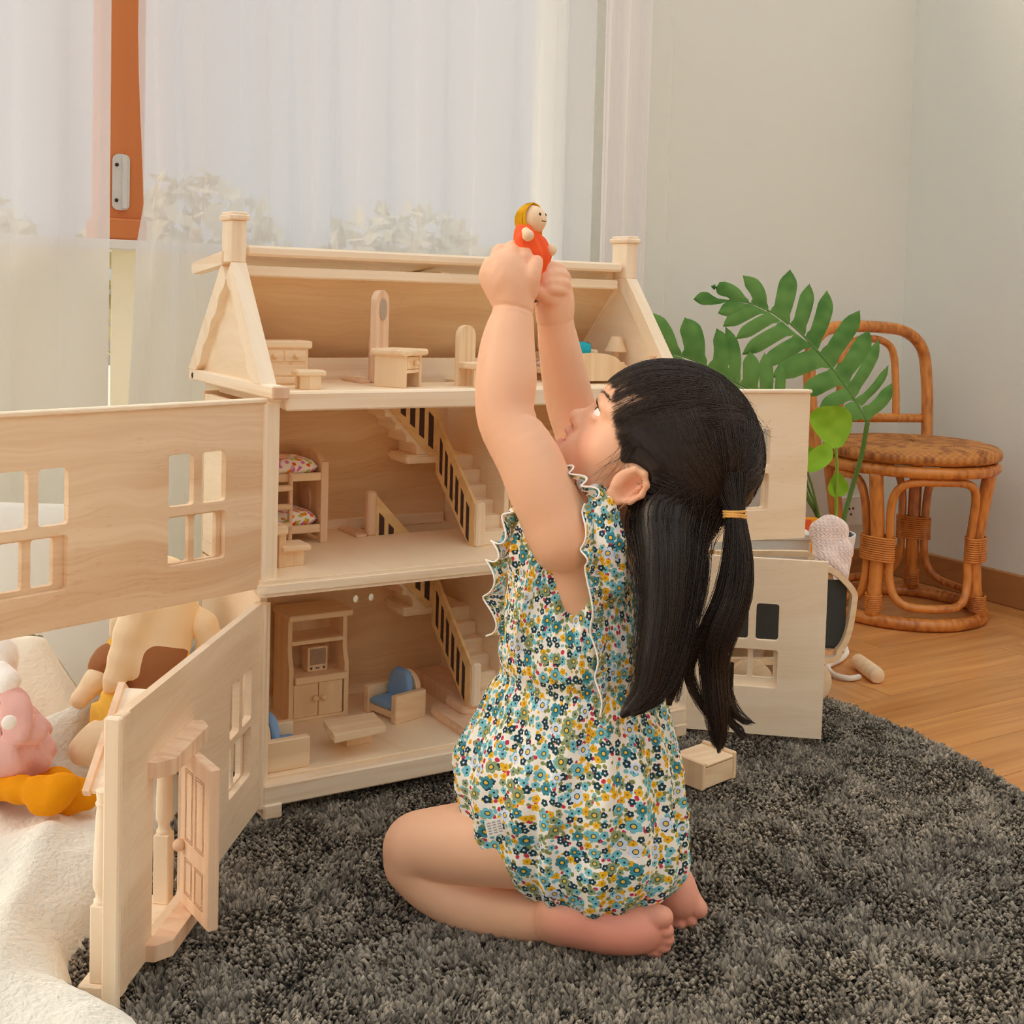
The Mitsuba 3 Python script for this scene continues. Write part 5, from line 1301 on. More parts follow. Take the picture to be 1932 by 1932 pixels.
bump('knit_pink', {'type': 'principled', 'base_color': rgb(232, 210, 202), 'roughness': .95, 'specular': .1, 'sheen': .5}, rib_fn, .0022)
B = np.array(PT['blanket'])
add('knit_blanket', soft(chain([(*B[0], .013), (*B[1], .016), (*B[2], .015), (*B[3], .012), (*B[4], .007)], .018) + chain([(*B[0], .012), (*B[6], .008)], .014) + chain([(*B[1], .013), (*B[5], .011), (*B[4], .007)], .014), .003, fluff(30, .005)), 'knit_pink', smooth=True, label='pink knitted blanket draped over the corner of the doll pram', category='blanket')
t = thing('skipping_rope', 'white skipping rope with a wooden handle on the parquet floor', 'skipping rope')
plain('rope_white', (232, 224, 212), .8)
rp_ = [np.array(v[:3]) for v in PT['rope']]
for v in rp_:
    v[2] = .0055
rp_[5][2] = .0062
add(t + '__rope', tube(spline(rp_, 60), .0048, 8), 'rope_white', smooth=True)
h0, h1 = np.array([1.105, .140, .0135]), np.array([1.068, .0585, .0135])
add(t + '__handle', tube([h0 + (h1 - h0) * s for s in (0, .02, .06, .5, .94, .98, 1)], [.008, .0108, .0125, .0135, .0135, .0122, .009], 18), 'toy_x', smooth=40, label='wooden handle')
t = thing('toy_chest', 'small toy wooden chest with raised ends standing on the rug below the hair', 'chest')
a = math.atan2(.014, .067)
M = rz(a, (.4985, -.1835, .0165))
for x in (0, .0615):
    add(t + '__end_board', cbox(x, x + .007, 0, .052, 0, .0345, .0012).apply_transform(M), 'toy_z')
add(t + '__body', cbox(.0065, .062, .001, .051, .001, .0265, .0008).apply_transform(M), 'toy_x')
add(t + '__lid', cbox(.0075, .061, -.0005, .0515, .0278, .032, .0014).apply_transform(M), 'toy_x')
# ------------------------------------------------------------------ the child, kneeling back on her heels, and the doll she holds up
er = np.array([RIGHT[0], RIGHT[1], 0]); er /= np.linalg.norm(er); ef = np.array([-er[1], er[0], 0])
FC = -.948 * er + .318 * ef                     # the way she faces
LC = .318 * er + .948 * ef                      # towards her right side
UZ = np.array([0, 0, 1.0])
th_ = math.radians(38)
FH = -.985 * er + .173 * ef
HF = math.cos(th_) * FH + math.sin(th_) * UZ; HU = -math.sin(th_) * FH + math.cos(th_) * UZ; HL = np.cross(HU, HF)
HC = np.array(PT['head'][0]); HR = np.stack([HF, HL, HU], 1)
hp = lambda f, l, u: HC + HF * f + HL * l + HU * u
TR = np.stack([FC, LC, UZ], 1)


def E(c, r, R=TR, k=.012, op='+'):
    return ('e', (tuple(np.asarray(c)[:3]), r, R), k, op)


def S(f, l, u, r, k=.012, op='+'):
    return ('e', (tuple(hp(f, l, u)), (r, r, r) if np.isscalar(r) else r, HR), k, op)


def cone(a, b, ra, rb, k=.006, op='+'):
    return ('c', (tuple(a), tuple(b), ra, rb), k, op)


def limb(pts, k=.002, n=4):
    p = np.asarray(pts, float); q = spline(p[:, :3], n * (len(p) - 1) + 1); r = spline(np.c_[p[:, 3], p[:, 3] * 0, p[:, 3] * 0], n * (len(p) - 1) + 1)[:, 0]
    return chain([(*a, b) for a, b in zip(q, r)], k)


body = chain(PT['torso'], .03) + chain(PT['neck'], .025)
body += [E(PT['pelvis'][0], (.07, .078, .06), k=.03), E(np.array(PT['chest'][0]) + UZ * .01, (.050, .058, .06), k=.03)]
for s in ('armL', 'armR'):
    body += limb(PT[s])
body += [cone(PT['torso'][4][:3], PT['armL'][0][:3], .03, .028, .016), cone(PT['torso'][4][:3], PT['armR'][0][:3], .03, .026, .016)]
# head
body += [S(0, 0, 0, (.081, .066, .075), .02), S(.034, 0, .006, (.049, .055, .050), .02), S(.034, 0, -.038, (.046, .049, .042), .02)]
for s in (1, -1):
    body += [S(.044, s * .031, -.041, .0235, .016), S(.069, s * .011, -.058, .013, .010)]
body += [cone(hp(.062, 0, -.069), hp(.0725, 0, -.0735), .0165, .0118, .010), cone(hp(.03, .03, -.064), hp(.066, .006, -.073), .017, .013, .015), cone(hp(.03, -.03, -.064), hp(.066, -.006, -.073), .017, .013, .015)]
body += [cone(hp(.0745, 0, -.018), hp(.0865, 0, -.0355), .0055, .0075, .008), S(.0885, 0, -.0378, .0078, .005), S(.0815, .0075, -.0405, .0058, .004), S(.0815, -.0075, -.0405, .0058, .004)]
body += [cone(hp(.0785, .011, -.0545), hp(.0855, 0, -.0525), .004, .0052, .003), cone(hp(.0785, -.011, -.0545), hp(.0855, 0, -.0525), .004, .0052, .003)]
body += [cone(hp(.0775, .010, -.0650), hp(.0838, 0, -.0662), .004, .0054, .003), cone(hp(.0775, -.010, -.0650), hp(.0838, 0, -.0662), .004, .0054, .003)]
body += [cone(hp(.074, .013, -.0592), hp(.090, .0, -.0596), .0022, .0034, .002, '-'), cone(hp(.074, -.013, -.0592), hp(.090, .0, -.0596), .0022, .0034, .002, '-')]
for s in (1, -1):
    body += [S(.081, s * .027, -.0165, (.009, .0125, .0065), .006, '-'), cone(hp(.0765, s * .013, -.0072), hp(.067, s * .04, -.007), .006, .006, .008)]
    body += [S(.0735, s * .0275, -.0098, (.007, .0135, .0042), .004), S(.0735, s * .028, -.0222, (.006, .013, .0036), .004)]
    # ears
    base = hp(.012, s * .0605, -.047)
    ax = np.stack([HF * .93 + HL * s * .2 - HU * .0, HL * s * .93 - HF * .3, HU], 1)
    eo = lambda a, b, c: base + ax[:, 0] * a + ax[:, 1] * b + ax[:, 2] * c
    body += [('e', (tuple(eo(0, .0005, .002)), (.0145, .0062, .0195), ax), .006, '+')]
    rim = [(.006, .003, -.012), (-.001, .0055, -.0155), (-.0095, .0075, -.008), (-.0135, .0085, .003), (-.011, .0085, .013), (-.003, .0075, .0195), (.006, .005, .017), (.0095, .003, .009)]
    body += [cone(eo(*a), eo(*b), .0030, .0030, .003) for a, b in zip(rim[:-1], rim[1:])]
    body += [('e', (tuple(eo(-.002, .0082, .0030)), (.0078, .0048, .0118), ax), .002, '-'), cone(eo(.010, .004, -.006), eo(.0095, .003, .001), .0028, .002, .004), ('e', (tuple(eo(.006, .0028, -.0155)), (.006, .0035, .0055), ax), .005, '+')]
    body += [cone(eo(-.006, .0052, -.005), eo(-.0075, .0062, .006), .0019, .0016, .003)]
# hands
for s, fs in (('L', 'fL1 fL2 fL3 fL4 thL'), ('R', 'fR1 fR2 fR3 fR4 thR')):
    body += limb(PT['hand' + s], .004)
    if s == 'L':
        body += chain(PT['palmL'], .006)
    for f in fs.split():
        body += limb(PT[f], .0022, 3)
# legs and feet
for s in ('L', 'R'):
    body += limb(PT['thigh' + s], .003) + [cone(PT['thigh' + s][-1][:3], PT['shin' + s][0][:3], PT['thigh' + s][-1][3] * .95, PT['shin' + s][0][3], .006)]
body += limb(PT['shinL'], .0025) + limb(PT['shinR'], .0025)
for s in ('L', 'R'):
    body += limb(PT['foot' + s], .004, 3) + chain(PT['foot' + s + '2'], .010)
    for q in range(1, 6):
        body += limb(PT[f'toe{s}{q}'], .0018, 3)
# creases: wrist, elbow, ankle, behind the knee
wl, wr = np.array(PT['armL'][-1][:3]), np.array(PT['armR'][-1][:3])
def axis_of(n_, k):
    a, b = np.array(PT[n_][k - 1][:3]), np.array(PT[n_][k][:3])
    return (b - a) / np.linalg.norm(b - a)


CR = [(PT['armL'][-1], axis_of('armL', -1), .0016, .0016, .03), (np.array(PT['armL'][-1][:3]) - axis_of('armL', -1) * .006, axis_of('armL', -1), .0012, .0007, .03), (PT['armR'][-1], axis_of('armR', -1), .0016, .0008, .028), (np.array(PT['armR'][-1][:3]) - axis_of('armR', -1) * .008, axis_of('armR', -1), .0012, .0004, .028),
      (PT['shinL'][-1], axis_of('shinL', -1), .0018, .0016, .032), (np.array(PT['armL'][3][:3]) + er * .022, axis_of('armL', 4), .0022, .0018, .022)]
for n_ in ('fR1', 'fR2', 'fR3', 'thR', 'thL', 'fL1'):
    CR.append((PT[n_][2], axis_of(n_, 2), .0007, .0008, .008))


def creases(p):
    d = np.zeros(len(p))
    for c, ax, w_, dep_, r_ in CR:
        q = p - np.asarray(c)[:3]
        d += dep_ * np.exp(-((q @ ax) / w_) ** 2) * np.exp(-(np.linalg.norm(q, axis=1) / r_) ** 4)
    return d


skin_m = soft(body, .0017, creases, smooth_it=1)
v = skin_m.vertices


def blob(c, r):
    return np.exp(-((np.linalg.norm(v - np.asarray(c)[:3], axis=1) / r) ** 2))[:, None]


base = lin(233, 184, 150)[None] * (.95 + .10 * meshkit.fbm(v * 28, 2, 3))[:, None]
col = base.copy()


def tint(w, c):
    global col
    col = col * (1 - w) + lin(*c)[None] * w


for n_, r, w_, c in (('footL', .035, .75, (222, 144, 124)), ('footR', .035, .7, (224, 152, 132))):
    for p_ in PT[n_][1:]:
        tint(np.clip(blob(np.array(p_[:3]) - ef * .02, r) * w_, 0, 1), c)
for q in range(1, 6):
    for s in 'LR':
        tint(blob(PT[f'toe{s}{q}'][-1], .011) * .6, (224, 146, 126))
tint(blob(PT['armL'][3], .03) * .45, (214, 150, 116)); tint(blob(PT['thighL'][-1], .035) * .4, (214, 150, 116)); tint(blob(PT['shinL'][3], .04) * .35, (206, 146, 104))
tint(blob(hp(.058, .036, -.042), .022) * .5, (240, 176, 152)); tint(blob(hp(.058, -.036, -.042), .022) * .5, (240, 176, 152))
tint(blob(hp(.090, 0, -.039), .009) * .35, (240, 176, 152))
for u_ in (-.0525, -.0645):
    for l_ in (-.007, 0, .007):
        tint(blob(hp(.084 - abs(l_) * .3, l_, u_), .0052) * .8, (206, 116, 108))
for s in (1, -1):
    tint(blob(hp(.01, s * .066, -.046), .013) * .55, (222, 138, 112))
for n_ in ('fL1', 'fL2', 'fL3', 'fL4', 'thL', 'fR1', 'fR2', 'fR3', 'fR4', 'thR'):
    tint(blob(PT[n_][-1], .010) * .45, (230, 156, 132)); tint(blob(PT[n_][1], .008) * .25, (230, 160, 134))
scene['skin'] = {'type': 'principled', 'base_color': {'type': 'mesh_attribute', 'name': 'vertex_color'}, 'roughness': .48, 'specular': .38, 'flatness': .35, 'sheen': .15}
scene['skin'] = {'type': 'twosided', 'bsdf': {k: x for k, x in scene['skin'].items() if k != 'flatness'}}
G = thing('person', 'small child with long black hair in a flowery romper, kneeling on the dark rug', 'person')
add(G + '__body', skin_m, 'skin', smooth=True, color=np.clip(col, 0, 1))
# eyes
plain('eye_white', (244, 242, 238), .15, .6)
plain('eye_dark', (46, 32, 26), .1, .8)
plain('teeth', (250, 246, 238), .25, .5)
for s in (1, -1):
    c = hp(.0672, s * .0268, -.0162)
    e_ = add(G + '__eye', ball(c, .0125, 3), 'eye_white', smooth=True)
    d_ = HF * .97 + HU * .18; d_ /= np.linalg.norm(d_)
    add(e_ + '__iris', ball(c + d_ * .0072, .0062, 2), 'eye_dark', smooth=True)
add(G + '__teeth', tube([hp(.074, .009, -.0562), hp(.0795, 0, -.0562), hp(.074, -.009, -.0562)], .0024, 8), 'teeth', smooth=True)
scene['hair'] = {'type': 'twosided', 'bsdf': {'type': 'principled', 'base_color': rgb(30, 23, 20), 'roughness': .4, 'specular': .45}}
rng = np.random.default_rng(21)


def strands(paths, r0, taper=.35, sides=4):
    """thin tubes along many polylines at once"""
    out = []
    for n_ in sorted({len(p) for p in paths}):
        P = np.array([p for p in paths if len(p) == n_])
        t_ = np.gradient(P, axis=1); t_ /= np.linalg.norm(t_, axis=2, keepdims=True) + 1e-12
        a_ = np.cross(t_, [.31, .52, .79]); a_ /= np.linalg.norm(a_, axis=2, keepdims=True) + 1e-12
        b_ = np.cross(t_, a_); r = r0 * np.linspace(1, taper, n_)[None, :, None]
        V = np.stack([P + r * (a_ * math.cos(q) + b_ * math.sin(q)) for q in np.arange(sides) * 2 * PI / sides], 2)
        i, j = np.meshgrid(np.arange(n_ - 1), np.arange(sides), indexing='ij'); j2 = (j + 1) % sides
        q = np.stack([i * sides + j, i * sides + j2, (i + 1) * sides + j2, (i + 1) * sides + j], -1).reshape(-1, 4)
        f = np.vstack([q[:, [0, 1, 2]], q[:, [0, 2, 3]]])
        out.append(trimesh.Trimesh(V.reshape(-1, 3), (f[None] + (np.arange(len(P)) * n_ * sides)[:, None, None]).reshape(-1, 3), process=False))
    return cat(*out)


for s in (1, -1):
    lash = []
    for k in range(14):
        a = -1 + 2 * k / 13
        p = hp(.0792 - .006 * a * a, s * .0275 + a * .0105, -.0118 - .002 * a * a)
        lash.append(spline([p, p + HF * .004 + HU * .0015 + HL * a * .002, p + HF * .0062 + HU * .0048 + HL * a * .003], 6))
    add(G + '__eyelashes', strands(lash, .00028), 'hair', smooth=True)
    brow = []
    for k in range(46):
        a = rng.random(); l_ = .012 + .028 * a; u_ = -.0015 + .003 * math.sin(a * 2.6) + rng.normal(0, .0008)
        c_ = hp(.083 - .52 * l_ * l_ / .04 * .55, s * l_, u_)
        # drop on the skin
        for _ in range(8):
            d0 = field(body, c_[None].astype(np.float32))[0]; c_ = c_ - HF * d0 * .9
        brow.append(spline([c_ + HF * .0003, c_ + HF * .0009 + HL * s * .002 + HU * .0003, c_ + HF * .0004 + HL * s * .0042 - HU * .0002], 5))
    add(G + '__eyebrow', strands(brow, .0003), 'hair', smooth=True)
# ---- the romper
fl = [colr(30, 62, 74), colr(30, 62, 74), colr(118, 190, 204), colr(118, 190, 204), colr(228, 178, 40), colr(228, 178, 40), colr(206, 222, 242), colr(140, 158, 118)]
white_cloth = colr(240, 238, 230)


def bloom(x, y, cell, seed, rmin, rmax, prob, petals):
    """one layer of jittered blossoms: (colour number, inside, centre dot)"""
    X, Y = x / cell, y / cell
    inside_, dot, which = mi.Bool(False), mi.Bool(False), mi.Float(0)
    ring_ = mi.Bool(False)
    for a in (-1, 0, 1):
        for b in (-1, 0, 1):
            cx, cy = dr.floor(X) + a, dr.floor(Y) + b
            qx = cx + .15 + .7 * cell_rand(cx, cy, seed + 1) - X; qy = cy + .15 + .7 * cell_rand(cx, cy, seed + 2) - Y
            r = dr.sqrt(qx * qx + qy * qy); t_ = dr.atan2(qy, qx) + 6.28 * cell_rand(cx, cy, seed + 3)
            R = rmin + (rmax - rmin) * cell_rand(cx, cy, seed + 4)
            hit = (r < R * (.60 + .40 * dr.sqrt(dr.abs(dr.cos(petals * .5 * t_))))) & (cell_rand(cx, cy, seed + 5) < prob)
            inside_ |= hit
            which = dr.select(hit, cell_rand(cx, cy, seed + 6), which)
            dot |= hit & (r < R * .26)
            ring_ |= hit & (r > R * .30) & (r < R * .42)
    return inside_, dot, ring_, which


def dress_fn(p, n, uv):
    x, y = uv.x * 1.25, uv.y * 1.25
    c = mi.Color3f(white_cloth)
    # leaves and sprigs
    i3, d3, r3, w3 = bloom(x + .003, y + .007, .0060, 60, .28, .5, .68, 2)
    c = dr.select(i3, dr.select(w3 < .62, colr(132, 140, 84), dr.select(w3 < .74, colr(190, 60, 86), dr.select(w3 < .88, colr(120, 186, 200), colr(226, 176, 48)))), c)
    # small blossoms
    i2, d2, r2, w2 = bloom(x, y, .0094, 30, .37, .52, .84, 5)
    cc = dr.select(w2 < .42, fl[0], dr.select(w2 < .66, fl[4], dr.select(w2 < .86, fl[2], fl[7])))
    c = dr.select(i2, dr.select(d2, dr.select(w2 < .42, colr(210, 220, 226), dr.select(w2 < .66, colr(176, 122, 24), colr(30, 62, 74))), cc), c)
    # large blossoms
    i1, d1, r1, w1 = bloom(x + .004, y + .002, .0205, 90, .28, .38, .66, 6)
    cc = dr.select(w1 < .3, fl[6], dr.select(w1 < .62, fl[2], dr.select(w1 < .82, fl[7], colr(64, 138, 154))))
    c = dr.select(i1, dr.select(d1, colr(232, 190, 60), dr.select(r1, colr(30, 62, 74), cc)), c)
    return c


scene['romper_print'] = {'type': 'twosided', 'bsdf': {'type': 'principled', 'base_color': proc(dress_fn), 'roughness': .8, 'specular': .2, 'sheen': .3}}
plain('romper_trim', (238, 236, 230), .85)
ch, wa, sk_, se, pe = [np.array(PT[k][0]) for k in ('chest', 'waist', 'skirt', 'seat', 'pelvis')]
dress = [E(ch, (.060, .066, .085), k=.02), E(ch - UZ * .05, (.064, .069, .075), k=.03), E(wa, (.078, .078, .088), k=.04), E(sk_, (.112, .104, .098), k=.04), E(se, (.086, .088, .066), k=.03)]
dress += chain(PT['d_strapB'], .012) + chain(PT['d_strapF'], .014) + chain(PT['d_cuff'], .02)
aL = PT['armL']
dress += [('c', (aL[0][:3], aL[2][:3], aL[0][3] * 1.13, aL[2][3] * 1.16), .006, '-'), E(np.array(PT['d_hole'][0]), (.0225, .045, .056), k=.008, op='-')]
aR = PT['armR']
dress += [('c', (aR[0][:3], aR[2][:3], aR[0][3] * 1.13, aR[2][3] * 1.16), .006, '-')]
axis0 = (ch + se) / 2


def dress_fold(p):
    q = p - np.array([se[0], se[1], 0]) * 0 - np.array([wa[0], wa[1], 0])
    a = np.arctan2(q @ LC.astype(np.float32), q @ FC.astype(np.float32))
    z = p[:, 2]
    low = np.clip((wa[2] + .03 - z) / .09, 0, 1); hem = np.clip((z - (se[2] - .075)) / .05, .25, 1)
    n1 = meshkit.noise(np.stack([a * 3, z * 9, 0 * a], 1), 5)
    f = np.sin(a * 17 + 4 * n1 + 10 * (z - wa[2])) * .0032 * low * hem
    f += (meshkit.fbm(p * 26, 2, 8) - .5) * .010 * (.35 + .65 * low)
    up = np.clip((z - wa[2]) / .05, 0, 1)
    f += np.sin(a * 40 + 3 * n1) * .0007 * up
    gather = np.exp(-((z - wa[2] - .012) / .010) ** 2) * .004
    return f + gather


dm = soft(dress, .0021, dress_fold, 1)


def dress_uv(V):
    q = V - np.array([wa[0], wa[1], 0]); a = np.arctan2(q @ (FC + LC * 0), -(q @ LC))   # seam on her far side
    rr = np.hypot(q @ FC, q @ LC)
    return np.stack([a * .095, V[:, 2] + .25 * np.clip(.05 - rr, 0, 1)], 1)


uvd = dress_uv(dm.vertices)
# cut the seam: triangles that cross it get their own copies
f = dm.faces; u_ = uvd[f][:, :, 0]; cross = (u_.max(1) - u_.min(1)) > .3
dv, df, duv = dm.vertices, f.copy(), uvd
if cross.any():
    ids = np.unique(f[cross][u_[cross] < 0]); remap = np.full(len(dv), -1); remap[ids] = len(dv) + np.arange(len(ids))
    nv = duv[ids].copy(); nv[:, 0] += 2 * PI * .095
    dv = np.vstack([dv, dv[ids]]); duv = np.vstack([duv, nv])
    sel = df[cross]; sm = np.where((uvd[sel][:, :, 0] < 0), remap[sel], sel); df[cross] = sm
add(G + '__romper', trimesh.Trimesh(dv, df, process=False), 'romper_print', smooth=True, uv=duv, label='white romper printed with small blue, yellow and green flowers')


def ruffle(pin, pout, waves, amp, key, seed):
    n_ = 150
    a, b = spline([p[:3] for p in pin], n_), spline([p[:3] for p in pout], n_)
    g_ = np.random.default_rng(seed)
    ph = np.cumsum(np.interp(np.linspace(0, 1, n_), np.linspace(0, 1, 7), .35 + 1.3 * g_.random(7))); ph = ph / ph[-1] * waves * 2 * PI
    rows = 8; V, U = [], []
    t_ = np.gradient(a, axis=0); t_ /= np.linalg.norm(t_, axis=1, keepdims=True)
    L_ = np.r_[0, np.cumsum(np.linalg.norm(np.diff(a, axis=0), axis=1))]
    o = b - a; nn = np.cross(t_, o); nn /= np.linalg.norm(nn, axis=1, keepdims=True)
    for s in np.linspace(0, 1, rows):
        A = amp * (s ** 1.2)
        V.append(a + o * s + nn * (A * np.sin(ph))[:, None] + t_ * (A * .5 * np.cos(ph * 1.0 + .6))[:, None])
        U.append(np.stack([L_ * 1.4 + seed * .13, np.full(n_, s * .02)], 1))
    V = np.array(V)
    i, j = np.meshgrid(np.arange(rows - 1), np.arange(n_ - 1), indexing='ij')
    q = np.stack([i * n_ + j, i * n_ + j + 1, (i + 1) * n_ + j + 1, (i + 1) * n_ + j], -1).reshape(-1, 4)
    m = trimesh.Trimesh(V.reshape(-1, 3), np.vstack([q[:, [0, 1, 2]], q[:, [0, 2, 3]]]), process=False)
    k = add(key, m, 'romper_print', smooth=True, uv=np.vstack(U))
    add(G + '__ruffle_edge', tube(V[-1], .0009, 6), 'romper_trim', smooth=True, label='white stitched edge')


ruffle(PT['ruf1'], PT['ruf1o'], 3.5, .0045, G + '__ruffle', 1)
ruffle(PT['ruf2'], PT['ruf2o'], 5, .003, G + '__ruffle', 2)
ruffle(PT['ruf3'], PT['ruf3o'], 4.2, .007, G + '__ruffle', 3)
tg = [np.array(p[:3]) for p in PT['tag']]
tu, tv = tg[0] - tg[3], tg[2] - tg[3]; tn = np.cross(tu, tv); tn /= np.linalg.norm(tn); tn *= np.sign(tn @ (EYE - tg[0]))
add(G + '__care_tag', hull([p + tn * k for p in tg for k in (0, .0006)]), 'romper_trim', label='white sewn-in care tag')
tl = []
for r_ in range(5):
    for c_ in range(3):
        o = tg[3] + tu * (.12 + .30 * c_) + tv * (.14 + .16 * r_) + tn * .0006
        tl.append(hull([o + tu * x + tv * y + tn * z for x in (0, .2) for y in (0, .07) for z in (0, .0002)]))
add(G + '__tag_print', cat(*tl), 'tag_grey')
plain('tag_grey', (150, 152, 152), .8)
# ---- hair
HB = np.array([.0862, .0708, .0802])
cap = [('e', (tuple(hp(-.001, 0, .0)), tuple(HB), HR), .01, '+'), ('e', (tuple(hp(.092, 0, -.050)), (.0575, .2, .0625), HR), .006, '-'),
       ('e', (tuple(hp(.012, .07, -.05)), (.021, .03, .025), HR), .006, '-'), ('e', (tuple(hp(.012, -.07, -.05)), (.021, .03, .025), HR), .006, '-')]
cap += chain(PT['hairloose'], .02) + chain(PT['hairloose2'], .015) + chain(PT['pig'][:3], .012)
lk = np.array(PT['hairloose'])
hm = soft(cap[:4], .0024, lambda p: (meshkit.noise(p * 160, 4) - .5) * .0018, 1)
H = add(G + '__hair', hm, 'hair', smooth=True, label='long black hair in a bunch')


def on_cap(d, lift=1.0):
    d = np.asarray(d, float); d = d / np.linalg.norm(d / HB[None] if d.ndim > 1 else d / HB, axis=-1, keepdims=True)
    return HC + (d * lift) @ HR.T


def arc(d0, d1, n=14, lift=1.012, bow=None):
    d0, d1 = np.asarray(d0, float), np.asarray(d1, float)
    d0 = d0 / np.linalg.norm(d0); d1 = d1 / np.linalg.norm(d1)
    t_ = np.linspace(0, 1, n)[:, None]
    d = d0 * (1 - t_) + d1 * t_
    if bow is not None:
        d = d + np.asarray(bow) * (4 * t_ * (1 - t_))
    return on_cap(d, lift)


P_ = []


def clumps(n_, m_, f0, f1, s0, s1, npts=14, lift=.03, bow=None):
    """n_ clumps of m_ hairs laid over the head from f0() to f1(d0)"""
    for _ in range(n_):
        a, l0 = f0(); b = f1(a, l0); h_ = 1.006 + lift * rng.random() ** 2
        w_ = bow(a) if bow else None
        for _ in range(m_):
            P_.append(arc(a + rng.normal(0, s0, 3), b + rng.normal(0, s1, 3), npts, h_ + .006 * rng.random(), w_))


def fringe0():
    l0 = rng.uniform(-1, 1)
    return np.array([rng.uniform(-.55, .2), l0 * .6, 1.0]), l0


def fringe1(a, l0):
    e_ = max(0, abs(l0) - .45)
    return np.array([1.0 - .75 * e_, l0 * (.95 + .25 * e_), .15 - 1.05 * e_ + rng.normal(0, .02)])


clumps(420, 11, fringe0, fringe1, .035, .018)
tie_d = np.array([-.085, .024, -.016]) / HB
tie_d /= np.linalg.norm(tie_d)


def side0():
    k = rng.random()
    if k < .55:                       # the near side, from the temple back
        q = rng.random()
        return np.array([.62 - .5 * q, .85, -.05 + .9 * q * rng.random()]), 0
    if k < .88:                       # from the parting
        q = rng.random()
        return np.array([.2 - 1.15 * q, rng.uniform(0, .6), 1.0 - .6 * q]), 0
    return np.array([rng.uniform(-.6, .0), .9, rng.uniform(-.55, -.1)]), 0


clumps(460, 11, side0, lambda a, l0: tie_d + rng.normal(0, .05, 3), .05, .02, bow=lambda a: np.array([0, .22, .04]))
clumps(90, 10, lambda: (np.array([rng.uniform(-.9, .2), rng.uniform(-1, .1), rng.uniform(0, 1.)]), 0), lambda a, l0: np.array([-.9, -.3, -.25]), .05, .04, 12)
# from the temple and over the ear down into the loose hair
lp = lambda pts, s, a: None


def lock(pts, n, spread=1.0, flat=1.0, start=None, ends=.12, npts=22, seed=0):
    """n strands filling a lock given by centres and radii"""
    pts = np.asarray(pts, float); g_ = np.random.default_rng(seed); out = []
    c = spline(pts[:, :3], npts); r = spline(np.c_[pts[:, 3], pts[:, 3] * 0, pts[:, 3] * 0], npts)[:, 0]
    t_, a_, b_ = frames(c)
    m_ = max(2, n // 22)
    ca, cr = g_.random(m_) * 2 * PI, g_.random(m_) ** .5 * .92
    CX, CY = cr * np.cos(ca), cr * np.sin(ca) * flat
    cw = g_.normal(0, .0026, (m_, 3)); cf = g_.uniform(3, 8, m_); cp = g_.random(m_) * 6; ct = g_.normal(0, .4, m_)
    s_ = np.linspace(0, 1, npts); pull = .25 + .65 * s_ ** 1.3
    for k in range(n):
        an = g_.random() * 2 * PI; ra = g_.random() ** .5; j = g_.integers(m_)
        x = (CX[j] + .30 * ra * math.cos(an)) * pull + (1 - pull) * (CX[j] * .7 + .45 * ra * math.cos(an))
        y = (CY[j] + .30 * ra * math.sin(an) * flat) * pull + (1 - pull) * (CY[j] * .7 + .45 * ra * math.sin(an) * flat)
        tw = ct[j]; e = int(npts * (1 - ends * g_.random() ** 1.5))
        X = x * np.cos(tw * s_) - y * np.sin(tw * s_); Y = x * np.sin(tw * s_) + y * np.cos(tw * s_)
        p = c + (X * r * spread)[:, None] * a_ + (Y * r * spread)[:, None] * b_ + np.sin(s_ * cf[j] + cp[j])[:, None] * (cw[j] + g_.normal(0, .0005, 3)) * s_[:, None]
        if start is not None:
            q0 = start(g_)
            p[0] = q0[0]; p[1] = (q0[0] * .6 + p[3] * .4); p[2] = (q0[0] * .25 + p[3] * .5 + p[2] * .25)
        out.append(p[:max(6, e)])
    return out


def core(pts, s, fl_=.8):
    pts = np.asarray(pts, float)
    c = spline(pts[:, :3], 30); r = np.interp(np.linspace(0, 1, 30), np.linspace(0, 1, len(pts)), pts[:, 3]) * s
    return tube(c, r, 14, flat=r * fl_)


add(H + '__loose_lock', cat(core(PT['hairloose'], .93), core(PT['hairloose2'], .8)), 'hair', smooth=True)
add(H + '__bunch', cat(core(PT['pig'], .85), core(PT['pig2'], .7), core(PT['pig3'], .5), core(PT['pig4'], .5)), 'hair', smooth=True, label='gathered bunch of black hair')
st0 = lambda g_: on_cap(np.array([g_.uniform(-.8, -.1), g_.uniform(.75, 1.), g_.uniform(-.15, .4)]), 1.02)[None]
st1 = lambda g_: on_cap(np.array([g_.uniform(-.95, -.2), g_.uniform(.3, .9), g_.uniform(-.5, .1)]), 1.02)[None]
P_ += lock(PT['hairloose'], 1500, 1.0, .9, st0, seed=3) + lock(PT['hairloose'], 1000, 1.03, .9, st1, seed=4) + lock(PT['hairloose2'], 700, 1.05, .9, st1, seed=5)
for k, c_ in (('pig', 1800), ('pig2', 380), ('pig3', 260), ('pig4', 200)):
    P_ += lock(PT[k], c_, 1.02, .9, seed=6, ends=.2)
# wisps before the ear
for k in range(22):
    d0 = np.array([.50 + rng.normal(0, .05), .92, -.12 + rng.normal(0, .1)])
    a = on_cap(d0, 1.02)
    e_ = hp(.036 + rng.normal(0, .006), .060, -.055 + rng.normal(0, .009))
    P_.append(spline([a, a * .5 + e_ * .5 + HL * .004 - HF * rng.normal(.004, .002), e_], 12))
